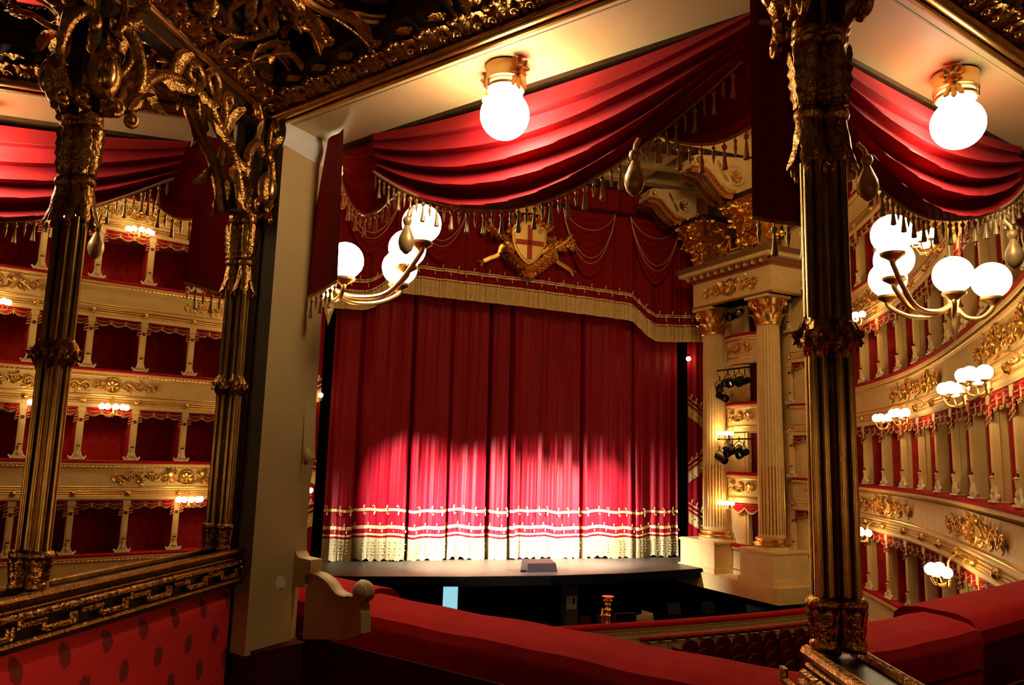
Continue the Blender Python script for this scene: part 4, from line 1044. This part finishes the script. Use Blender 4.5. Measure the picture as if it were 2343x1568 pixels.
# boxes between the columns
BFRONT = [(1.65, -.12), (2.0, -.26), (2.6, -.34), (3.2, -.28), (3.72, -.12)]
for k in (-1, 0, 1, 2):
    z = zl(k)+.08
    r = thing('stage_box', f'small bowed box between the giant columns, on the {TIER[k]}', 'box', PW, group='boxes between the columns')
    def band(pr, name, mt):
        P = cr([(x, y, 0) for x, y in BFRONT], 6); b = MB(); n = len(pr)
        vs = [(p.x, p.y-d, z+zz) for p in P for d, zz in pr]
        b.add(vs, [(j*n+i, j*n+i+1, (j+1)*n+i+1, (j+1)*n+i) for j in range(len(P)-1) for i in range(n-1)]); build(name, b, mt, r)
    lowz = -1.0 if k > -1 else -1.0
    band([(-.6, 0), (.06, 0), (.06, -.07), (.03, -.10), (.0, -.14), (0, -.74), (.04, -.78), (.05, lowz), (-.6, lowz)], 'parapet', CREAM)
    band([(-.5, 0), (-.5, .06), (-.02, .13), (.07, .10), (.09, .04), (.07, 0)], 'velvet_rail', VELVET)
    band([(.04, -.09), (.055, -.11), (.04, -.14)], 'gilt_moulding', GOLDH); band([(.05, -.79), (.065, -.81), (.05, -.84)], 'gilt_moulding', GOLDH)
    if k > -1:
        b = relief(1.25, .38, 0, 9+k); b.v = [(x+2.55, y-.34+.08*abs(x)**2, zz+z-.45) for x, y, zz in b.v]; build('relief', b, GOLDH, r)
    b = MB(); b.box(1.7, 3.7, .3, .52, z, z+1.6); b.box(1.7, 2.62, -.02, .3, z+.0, z+1.6); build('back_wall', b, [CREAM], r, smooth=False)
    b = MB(); b.box(2.62, 3.7, .18, .32, z, z+1.62); build('lining', b, VELVETD, r, smooth=False)
    b = MB(); b.box(2.05, 2.5, -.06, .0, z+.12, z+1.6); b.box(2.0, 2.55, -.09, .0, z+.05, z+.16); build('pilaster', b, CREAM, r, smooth=False)
    if k == -1:
        b = MB().grid(lambda u, v: (1.95+1.75*u, -.2-.05*math.sin(PI*((v*3) % 1)), z+1.62-(.16+.2*abs(math.sin(PI*u*2.5)))*v), 36, 9); build('valance', b, SWAGM, r)
        b = MB(); b.tube([(1.95+1.75*i/36, -.24, z+1.62-(.16+.2*abs(math.sin(PI*i/36*2.5)))) for i in range(37)], .03, 5); build('fringe', b, THREAD, r)
    settle(r)
# attic above: corbels, consoles, relief panel, arch
def corbel(x0, x1, zt, zb, lab):
    r = thing('corbel', lab, 'corbel', PW)
    xm = (x0+x1)/2
    b = MB(); b.add([(x0, -1.15, zt), (x1, -1.15, zt), (x1, .5, zt), (x0, .5, zt), (x0+.32*(x1-x0), -.5, zb), (x1-.25*(x1-x0), -.5, zb), (x1-.25*(x1-x0), .5, zb), (x0+.32*(x1-x0), .5, zb)], [(0, 1, 2, 3), (7, 6, 5, 4), (0, 4, 5, 1), (1, 5, 6, 2), (2, 6, 7, 3), (3, 7, 4, 0)]); build('block', b, GOLDH, r, smooth=False)
    b = MB(); q = random.Random(int(x0*10))
    for i in range(110):
        t = q.random(); z = zb+(zt-zb)*t; f = q.random(); side = q.random()
        xa = x0+.32*(x1-x0)*(1-t); xb = x1-.25*(x1-x0)*(1-t); yf = -.5-.65*t
        p = (xa+(xb-xa)*f, yf-.02, z) if side < .6 else ((xb+.02, yf+(.9)*f, z) if side < .8 else (xa-.02, yf+.9*f, z))
        a = q.uniform(0, 2*PI); n = (0, -1, 0) if side < .6 else ((1, 0, 0) if side < .8 else (-1, 0, 0))
        d = (math.cos(a), -.3, math.sin(a)) if side < .6 else (.3*n[0], math.cos(a), math.sin(a))
        b.leaf(p, d, n, .34, .2, 1.0, 5)
        if i % 4 == 0: b.sphere(p, .07, 6, 5)
    build('acanthus', b, GOLDH, r); b = MB().box(x0-.1, x1+.1, -1.25, .5, zt, zt+.16); build('abacus', b, BRONZE, r, smooth=False)
    settle(r)
corbel(-.2, 1.5, 9.75, 8.1, 'gilded acanthus corbel above the further giant column')
corbel(2.8, 4.4, 10.0, 8.1, 'gilded acanthus corbel above the nearer giant column')
def console(fy, ox, oz_, sc, lab):
    """scroll console in the curtain frame; (0,0) = centre of the big volute"""
    r = thing('scroll_console', lab, 'console', CF)
    T = lambda pts: [(ox+x*sc, oz_+z*sc) for x, z in pts]
    top = [(-1.75, .62), (-1.2, .70), (1.4, .90), (1.4, -.62), (.0, -.62)]
    low = ov([(.0, -.60), (-.35, -.62), (-.75, -.30), (-1.15, .10), (-1.55, .22), (-1.85, .20)], 5)
    b = MB().prism(T(top+low), fy, fy+.9); build('body', b, CREAM, r, smooth=False)
    b = MB(); c_ = Vector((ox, fy-.02, oz_))
    b.spiral(c_, (1, 0, 0), (0, 0, 1), .52*sc, 1.6, .07*sc, PI*1.0, -1, 40, bulb=.6); b.spiral((ox-1.55*sc, fy-.02, oz_+.42*sc), (1, 0, 0), (0, 0, 1), .24*sc, 1.6, .05*sc, 0, 1, 30, bulb=.6)
    b.tube(cr([(ox-1.45*sc, fy-.02, oz_+.66*sc), (ox-1.1*sc, fy-.02, oz_+.40*sc), (ox-.7*sc, fy-.02, oz_-.05*sc), (ox-.4*sc, fy-.02, oz_-.42*sc), (ox, fy-.02, oz_-.55*sc)], 5), .05*sc, 6); build('volute', b, CREAM, r)
    b = MB()
    for i in range(8):
        a = 2*PI*i/8; b.leaf((ox, fy-.03, oz_), (math.cos(a), -.2, math.sin(a)), (0, -1, 0), .26*sc, .14*sc, .5, 4); b.leaf((ox-1.55*sc, fy-.03, oz_+.42*sc), (math.cos(a), -.2, math.sin(a)), (0, -1, 0), .11*sc, .07*sc, .5, 4)
    for t in range(5): b.leaf((ox-.75*sc+.08*t, fy-.03, oz_+.55*sc-.14*t), (.3, -.2, -1), (0, -1, 0), .25*sc, .12*sc, .5, 4)
    build('gilt_rosette', b, GOLDH, r)
    b = MB(); LW = cr([(p[0], 0, p[1]) for p in T(low)], 1)
    for i, p in enumerate(LW[2:-2]):
        for yy in (0, .45, .9): b.leaf((p.x, fy+yy, p.z-.02), (-.5, .6*(yy-.45), -.8), (0, 0, -1), .3*sc, .2*sc, .8, 4)
        b.sphere((p.x, fy-.03, p.z+.02), .05*sc, 6, 4)
    build('acanthus', b, GOLDH, r, kind='stuff')
    b = MB(); b.lathe([(.24*sc, -.45), (.26*sc, -.4), (.22*sc, 0), (.26*sc, .4), (.24*sc, .45)], 16); o = build('roll', b, GOLDH, r); o.rotation_euler = (PI/2, 0, 0); o.location = (ox-1.55*sc, fy+.45, oz_+.42*sc)
    b = MB(); x0, z0_ = ox+.75*sc, oz_-.3*sc
    b.box(x0, x0+.55*sc, fy-.03, fy, z0_, z0_+.8*sc); build('square_panel', b, GOLDH, r, smooth=False)
    settle(r)
console(-5.2, 6.75, 10.80, 1.0, 'cream scroll console with gilt acanthus under the proscenium arch, the larger one')
console(-2.4, 6.15, 10.45, .85, 'cream scroll console with gilt acanthus under the proscenium arch, the smaller one')
rp = thing('relief_panel', 'tall dark gilt relief panel between the two gilded corbels', 'panel', PW)
b = MB(); b.box(1.35, 2.75, .46, .545, 8.7, 10.85); build('ground', b, BRONZE, rp, smooth=False)
b = MB(); b.tube([(1.35, .44, 8.7), (2.75, .44, 8.7), (2.75, .44, 10.85), (1.35, .44, 10.85), (1.35, .44, 8.7)], .05, 6); build('gilt_border', b, GOLDH, rp)
b = relief(1.9, .9, 0, 21); b.v = [(2.05+z*.9, .43+y, 9.75+x) for x, y, z in b.v]; build('relief', b, GOLDH, rp); settle(rp)
pa = thing('proscenium_arch', 'cream coffered arch over the stage with bands of gilt ornament', 'arch', CF)
AX0, AX1 = -9, 11
for y0, y1, z0, z1, mt, nm in ((-5.0, -4.6, 11.95, 12.7, CREAM, 'fascia'), (-5.06, -4.6, 11.55, 11.8, BRONZE, 'dark_band'), (-5.03, -4.6, 11.8, 11.95, CREAM, 'fillet'), (-5.2, -4.6, 12.7, 12.85, GOLDH, 'gilt_band'), (-5.25, -4.6, 12.85, 13.3, CREAM, 'fascia'), (-5.35, -4.6, 13.3, 13.6, BRONZE, 'dark_band'), (-5.5, -4.6, 13.6, 13.75, GOLDH, 'gilt_band'), (-5.6, -4.6, 13.75, 16.5, CREAM, 'upper_wall')):
    b = MB().box(AX0, AX1, y0, y1, z0, z1); build(nm, b, mt, pa, smooth=False)
b = MB()
for i in range(110): b.sphere((AX0+.1+i*.18, -5.22, 12.78), .05, 5, 4); b.sphere((AX0+.1+i*.18, -5.52, 13.68), .05, 5, 4)
build('bead_row', b, GOLDH, pa, kind='stuff')
for i in range(9):
    b = relief(1.3, .42, 0, i); b.v = [(AX0+1.2+i*2.15+x, y-5.27 if i % 2 else y-5.02, z+(13.05 if i % 2 else 12.3)) for x, y, z in b.v]; build('relief', b, GOLDH, pa)
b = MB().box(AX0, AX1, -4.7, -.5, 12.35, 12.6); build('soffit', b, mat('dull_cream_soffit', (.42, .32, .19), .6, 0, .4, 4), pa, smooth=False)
for y0, y1 in ((-4.75, -4.2), (-2.9, -2.5), (-1.2, -.5)):
    b = MB().box(AX0, AX1, y0, y1, 11.75, 12.4); build('rib', b, CREAM, pa, smooth=False)
for i in range(9):
    x = AX0+1+i*2.1; b = MB().box(x, x+.4, -4.7, -.6, 11.8, 12.4); build('rib', b, CREAM, pa, smooth=False)
    for y0, y1 in ((-4.2, -2.9), (-2.5, -1.2)):
        b = MB(); b.box(x+.62, x+1.88, y0+.2, y1-.2, 12.28, 12.36); build('coffer_frame', b, BRONZE, pa, smooth=False)
        b = relief(.9, .5, 0, i); b.v = [(x+1.25+xx, (y0+y1)/2+zz*1.2, 12.27+yy) for xx, yy, zz in b.v]; build('coffer_rosette', b, GOLDH, pa)
b = MB().box(AX0, AX1, -.75, -.5, 11.45, 11.78); build('lower_band', b, BRONZE, pa, smooth=False)
settle(pa)
# spotlights between the columns
def make_spot():
    r = thing('spotlight', 'x', 'spotlight', loc=(0, 0, 0))
    b = MB().lathe([(.07, -.22), (.12, -.18), (.13, .15), (.15, .22), (.15, .34), (.13, .34), (.12, .22)], 14); o = build('housing', b, BLACK, r); o.rotation_euler = (1.9, 0, .3)
    b = MB().lathe([(.125, .24), (.02, .25)], 14); o = build('lens', b, mat('spot_lens', (.25, .27, .3), .1, .6), r); o.rotation_euler = (1.9, 0, .3)
    b = MB(); b.tube(cr([(-.17, 0, 0), (-.17, 0, .15), (0, 0, .28), (.17, 0, .15), (.17, 0, 0)], 4), .015, 5); b.tube([(0, 0, .28), (0, 0, .45)], .02, 5); build('yoke', b, BLACK, r)
    return r
SP = None
for row, lst, wh in ((0, [(1.95, 3.0, .5), (2.0, 2.65, 1.2), (2.4, 3.2, .1), (2.75, 3.15, -.3), (3.0, 3.22, .2), (3.3, 3.15, -.5)], 'upper'), (1, [(1.9, .3, 1.2), (2.4, .70, .2), (2.6, .55, -.4), (2.95, .65, .5), (3.2, .5, -.2)], 'lower'), (2, [(2.45, 5.75, .5), (2.8, 5.7, -.2), (3.1, 5.8, .3)], 'topmost')):
    for i, (x, z, a) in enumerate(lst):
        lab = f'black spotlight in the {wh} cluster between the giant columns, {ORD[i]} from the stage side'
        if SP is None: SP = make_spot(); q = SP; q['label'] = lab
        else: q = dup(SP, label=lab)
        q['group'] = 'spotlights between the columns'; q.location = wpt(PW, x, -.75, z-.1); q.rotation_euler = (0, 0, PWA+a)
    b = MB(); b.tube([(1.8, -.75, lst[2][1]+.36), (3.7, -.75, lst[2][1]+.36)], .03, 6); o = build('lighting_bar', b, BLACK, frame=PW); tag(o, f'black pipe carrying the {wh} spotlights between the giant columns', 'pipe')
# lamps on the stage boxes
for z, wh in ((1.0, 'middle'), (-1.60, 'lower')):
    place_chand(wpt(PW, 2.2, -.30, z), PWA, f'brass chandelier of white globes under the {wh} box between the giant columns', 'globe chandeliers of the balconies')
wl = thing('stage_lamp', 'tiny white lamp at the top of the side drapery', 'lamp', CF); b = MB().sphere((7.35, -.8, 4.35), .10, 10, 8); build('bulb', b, GLOBE, wl); b = MB().lathe([(.05, 0), (.05, .12), (.02, .14)], 8, (7.35, -.8, 4.43)); build('socket', b, BLACK, wl)
for (x, y, z) in ((-7.75, -.9, 2.0), (-7.9, -1.2, -1.35)):
    wl = thing('stage_lamp', f'tiny white lamp against the far red drapery beside the pier, {"upper" if z > 0 else "lower"} of two', 'lamp', CF); b = MB().sphere((x, y, z), .085, 10, 8); build('bulb', b, GLOBE, wl); b = MB().lathe([(.05, -.2), (.05, -.09), (.02, -.07)], 8, (x, y, z)); build('socket', b, BRASS, wl)

# ------------------------------------------------------------------ orchestra pit
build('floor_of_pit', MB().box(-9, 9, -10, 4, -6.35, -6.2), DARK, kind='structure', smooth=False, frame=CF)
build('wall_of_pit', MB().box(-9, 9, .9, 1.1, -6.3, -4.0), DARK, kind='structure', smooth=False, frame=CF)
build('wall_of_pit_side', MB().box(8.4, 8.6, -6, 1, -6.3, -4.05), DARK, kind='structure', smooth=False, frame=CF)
dr = thing('pit_doorway', 'bright bluish lit doorway at the back of the dark orchestra pit', 'doorway', CF)
b = MB().box(-2.55, -1.95, .80, .88, -6.2, -4.35); build('lit_opening', b, emit_mat('cold_doorway_light', (.35, .75, .85), .9), dr, smooth=False)
b = MB(); b.box(-2.62, -2.55, .74, .9, -6.2, -4.3); b.box(-1.95, -1.88, .74, .9, -6.2, -4.3); b.box(-2.62, -1.88, .74, .9, -4.35, -4.28); build('frame', b, BLACK, dr, smooth=False); settle(dr)
po = thing('pit_post', 'brown square post with a white notice under the stage edge', 'post', CF); b = MB().box(1.35, 1.85, -2.2, -1.8, -6.2, -4.2); build('shaft', b, mat('brown_post_paint', (.10, .06, .035), .6), po, smooth=False); b = MB().box(1.38, 1.78, -2.22, -2.2, -5.45, -4.98); build('notice', b, mat('notice_paper', (.6, .6, .58), .7), po, smooth=False); b = MB().box(1.62, 1.7, -2.235, -2.22, -5.25, -5.05); build('dark_mark', b, BLACK, po, smooth=False); settle(po)
ex = thing('exit_sign', 'small dim teal emergency exit sign on the dark pit wall', 'sign', CF); b = MB().box(7.55, 7.95, -2.3, -2.22, -4.75, -4.5); build('case', b, BLACK, ex, smooth=False); b = MB(); b.add([(7.6, -2.31, -4.7), (7.72, -2.31, -4.7), (7.72, -2.31, -4.55), (7.6, -2.31, -4.55), (7.78, -2.31, -4.7), (7.92, -2.31, -4.62), (7.78, -2.31, -4.55)], [(0, 1, 2, 3), (4, 5, 6)]); build('lit_symbol', b, emit_mat('exit_teal', (.05, .5, .45), .8), ex, smooth=False); settle(ex)
# pit rail
PR = Curve([(-.6, 20.9), (1.38, 21.6), (2.24, 21.95), (3.99, 22.65), (5.71, 23.42), (7.85, 24.48), (9.9, 25.65)])
pt = thing('pit_rail', 'cream panelled rail of the orchestra pit with red velvet top and red lower ledge', 'rail', loc=(0, 0, 0))
# Curve normal points to the right of travel = towards the stalls
build('velvet_top', PR.sweep([(-.14, 0), (-.15, .05), (-.10, .10), (.08, .10), (.13, .05), (.13, -.02), (-.14, 0)], 0, PR.L-.05, -4.6), VELVET, pt)
build('cornice', PR.sweep([(-.1, 0), (.10, -.02), (.10, -.06), (.07, -.09), (.07, -.16), (.05, -.18), (.05, -.30), (-.1, -.3)], 0, PR.L-.05, -4.62), CREAM, pt)
build('panelling', PR.sweep([(.03, 0), (.03, -.60)], 0, PR.L-.05, -4.9), CREAM, pt)
build('red_ledge', PR.sweep([(.04, -.30), (.12, -.31), (.14, -.34), (.12, -.38), (.04, -.38)], 4.7, PR.L-.05, -4.6), VELVET, pt)
build('pit_lining', PR.sweep([(-.1, 0), (-.1, -1.7)], 0, PR.L-.05, -4.62), DARK, pt)
for i in range(14):
    l = 3.2+i*.62
    if l < PR.L-.1:
        b = MB(); a = PR.at(l, .035, -4.98); c_ = PR.at(l, .035, -5.5); b.tube([a, c_], .008, 4); build('panel_joint', b, BRONZE, pt)
settle(pt)
LAMP = None
for i in range(11):
    l = 5.1+i*.46
    if l > PR.L-.15: break
    p = PR.at(l, .13, -5.02)
    if LAMP is None:
        LAMP = thing('reading_light', 'x', 'lamp', loc=(0, 0, 0), group='little reading lights under the pit ledge')
        b = MB(); b.box(-.11, .11, -.06, .03, 0, .02); build('white_base', b, WHITE, LAMP, smooth=False); b = MB().box(-.10, .10, -.05, .03, .02, .085); build('dark_screen', b, BLACK, LAMP, smooth=False); q = LAMP
    else: q = dup(LAMP)
    q.location = p; q.rotation_euler = (0, 0, PR.ang(l)); q['label'] = f'little black and white light under the red pit ledge, {ORD[i]} from the brass post'
# brass post with flared cup
bp = thing('brass_post', 'ornate brass post with flared cup top standing at the pit rail', 'post', loc=(2.9, 22.35, -4.6))
b = MB().lathe([(.13, .0), (.12, .02), (.07, .10), (.065, .28), (.085, .31), (.06, .34), (.055, .38), (.09, .42), (.10, .46), (.06, .50), (.055, .54), (.085, .60), (.06, .64), (.10, .68), (.13, .71), (.10, .73), (.11, .76), (.17, .80), (.175, .82), (.12, .82)], 18); build('turned_stem', b, GOLDH, bp)
b = MB().lathe([(.05, 0), (.045, .3), (.06, .33), (.04, .38), (.03, .5), (.02, .52)], 12, (-.15, -.05, -.02)); build('side_finial', b, GOLDH, bp)
# things in the pit
def chair(x, y, z, a, lab):
    r = thing('orchestra_chair', lab, 'chair', loc=(x, y, z), rotz=a, group='red chairs in the orchestra pit')
    m_ = SEATM; b = MB().box(-.22, .22, -.22, .22, .42, .50); build('seat', b, SEATM, r, smooth=False)
    b = MB().grid(lambda u, v: (-.22+.44*u, .22+.03*math.sin(PI*u), .62+.38*v*(.85+.15*math.sin(PI*u))), 10, 4); b.grid(lambda u, v: (-.22+.44*u, .26+.03*math.sin(PI*u), .62+.38*v*(.85+.15*math.sin(PI*u))), 10, 4); build('backrest', b, SEATM, r)
    for sx in (-.2, .2):
        for sy in (-.2, .22): b = MB(); b.tube([(sx, sy, 0), (sx, sy, .42 if sy < 0 else .9)], .014, 5); build('leg', b, BLACK, r)
for x, y, z, a, lab in ((2.77, 26.2, -6.12, .3, 'red chair in the pit behind the brass post, the one nearer the post'), (3.75, 26.6, -6.12, .3, 'red chair in the pit behind the black monitor'), (.31, 26.0, -6.2, .2, 'red chair in the pit below the prompt box, alone in the dark'), (1.3, 25.0, -6.1, .1, 'red chair in the pit beside the brown post')): chair(x, y, z, a, lab)
kd = thing('draped_kettledrum', 'large drum under a beige cloth cover in the orchestra pit', 'drum', loc=(4.5, 26.2, -6.2))
b = MB().grid(lambda u, v: ((.52-.16*v+.04*math.sin(u*2*PI*5)*(1-v))*math.cos(u*2*PI)*(1 if v < .98 else .02), (.45-.1*v)*math.sin(u*2*PI)*(1 if v < .98 else .02), .2+1.05*v+.12*math.cos(u*2*PI)*v), 30, 12, True); build('cover', b, mat('beige_cover', (.30, .22, .12), .8), kd)
b = MB().lathe([(.40, 0), (.42, .03), (.1, .1), (.35, .25), (.4, .5)], 16); build('stand', b, BLACK, kd)
mo = thing('monitor', 'black monitor on a stand beside the covered drum in the pit', 'monitor', loc=(3.9, 25.7, -6.2), rotz=.25)
b = MB().box(-.36, .36, -.03, .03, .92, 1.35); build('screen', b, BLACK, mo, smooth=False); b = MB(); b.tube([(-.36, -.035, 1.35), (.36, -.035, 1.35), (.36, -.035, .92), (-.36, -.035, .92), (-.36, -.035, 1.35)], .01, 4); build('bezel', b, mat('grey_edge', (.12, .12, .12), .4), mo); b = MB().lathe([(.25, 0), (.25, .03), (.03, .05), (.03, .92)], 10); build('stand', b, BLACK, mo)
for i, (x, y, lab) in enumerate(((5.9, 27.6, 'thin metal music stand standing in the dark pit behind the covered drum'), (3.2, 25.4, 'thin metal music stand in the pit between the brass post and the monitor'), (7.2, 28.0, 'thin metal music stand in the pit near the exit sign'))):
    r = thing('music_stand', lab, 'music stand', loc=(x, y, -6.2), rotz=.4, group='music stands in the pit')
    b = MB().add([(-.26, .0, 1.0), (.26, .0, 1.0), (.26, .12, 1.34), (-.26, .12, 1.34), (-.26, .015, 1.0), (.26, .015, 1.0), (.26, .135, 1.34), (-.26, .135, 1.34)], [(0, 1, 2, 3), (7, 6, 5, 4), (0, 4, 5, 1), (1, 5, 6, 2), (2, 6, 7, 3), (3, 7, 4, 0)]) or None
    q = MB(); q.add([(-.26, .0, 1.0), (.26, .0, 1.0), (.26, .12, 1.34), (-.26, .12, 1.34), (-.26, .015, 1.0), (.26, .015, 1.0), (.26, .135, 1.34), (-.26, .135, 1.34)], [(0, 1, 2, 3), (7, 6, 5, 4), (0, 4, 5, 1), (1, 5, 6, 2), (2, 6, 7, 3), (3, 7, 4, 0)]); build('desk', q, BLACK, r, smooth=False)
    q = MB(); q.tube([(0, .02, 0.1), (0, .05, 1.1)], .012, 6)
    for a in (0, 2.1, 4.2): q.tube([(0, .02, .25), (.3*math.cos(a), .3*math.sin(a), 0)], .009, 5)
    build('post', q, mat('steel', (.3, .3, .3), .3, 1), r); q = MB(); q.tube([(-.26, -.01, 1.0), (.26, -.01, 1.0)], .012, 5); build('lip', q, BLACK, r)
# stalls seats
def make_seat():
    r = thing('stalls_seat', 'x', 'seat', loc=(0, 0, 0))
    def ol(): return [(-.25, .35), (-.25, .62)]+[(-.25*math.cos(PI*i/10), .62+.22*math.sin(PI*i/10)) for i in range(1, 10)]+[(.25, .62), (.25, .35)]
    b = MB().prism(ol(), -.29, -.20); build('backrest', b, SEATM, r)
    b = MB().prism([(x*.8, .37+(z-.35)*.85) for x, z in ol()], -.21, -.17); build('back_pad', b, SEATM, r)
    b = MB().grid(lambda u, v: (-.23+.46*u, -.18+.42*v, .42+.05*math.sin(PI*u)**.5*math.sin(PI*min(1, v*.9+.1))**.5), 10, 8); b.box(-.23, .23, -.18, .24, .34, .42); build('cushion', b, SEATM, r)
    for s in (-1, 1):
        b = MB().box(s*.26-.03, s*.26+.03, -.22, .18, .55, .60); build('armrest', b, SEATM, r, smooth=False)
        b = MB().box(s*.26-.02, s*.26+.02, -.24, .14, 0, .55); build('side_panel', b, BRONZE, r, smooth=False)
    return r
SE = None
ra = math.atan2(.47, .88)
for row in range(6):
    o0 = Vector((4.79, 21.30, -5.45))+Vector((math.sin(ra), -math.cos(ra), 0))*.86*row-Vector((math.cos(ra), math.sin(ra), 0))*(.0 if row == 0 else .30*(row % 2)+.9*0)
    for i in range(-1 if row else 0, 9):
        p = o0+Vector((math.cos(ra), math.sin(ra), 0))*.575*i
        lab = f'dark red stalls seat with rounded back, {ORD[row]} row from the pit, {ORD[i+1]} along'
        if SE is None: SE = make_seat(); q = SE; q['label'] = lab
        else: q = dup(SE, label=lab)
        q['group'] = 'stalls seats'; q.location = p; q.rotation_euler = (0, 0, ra+.02*i)
# stage light from the clusters between the columns and from the boxes opposite
def sspot(loc, aim, e, size, blend=.5): return light('stage_spot', 'SPOT', loc, e, (1, .90, .78), .12, aim, spot_size=size, spot_blend=blend)

sspot(wpt(PW, 2.5, -1.1, .5), wpt(CF, -.5, 0, -4.0), 40000, .95, 1.0)
sspot(wpt(PW, 2.9, -1.1, 3.0), wpt(CF, 2.6, 0, -3.6), 25000, .75, 1.0)
sspot(wpt(CF, -8.2, -5.0, .5), wpt(CF, 1.6, 0, -4.0), 40000, .9, 1.0)
sspot(wpt(CF, -8.2, -5.0, 3.0), wpt(CF, -2.8, 0, -2.8), 21000, .75, 1.0)
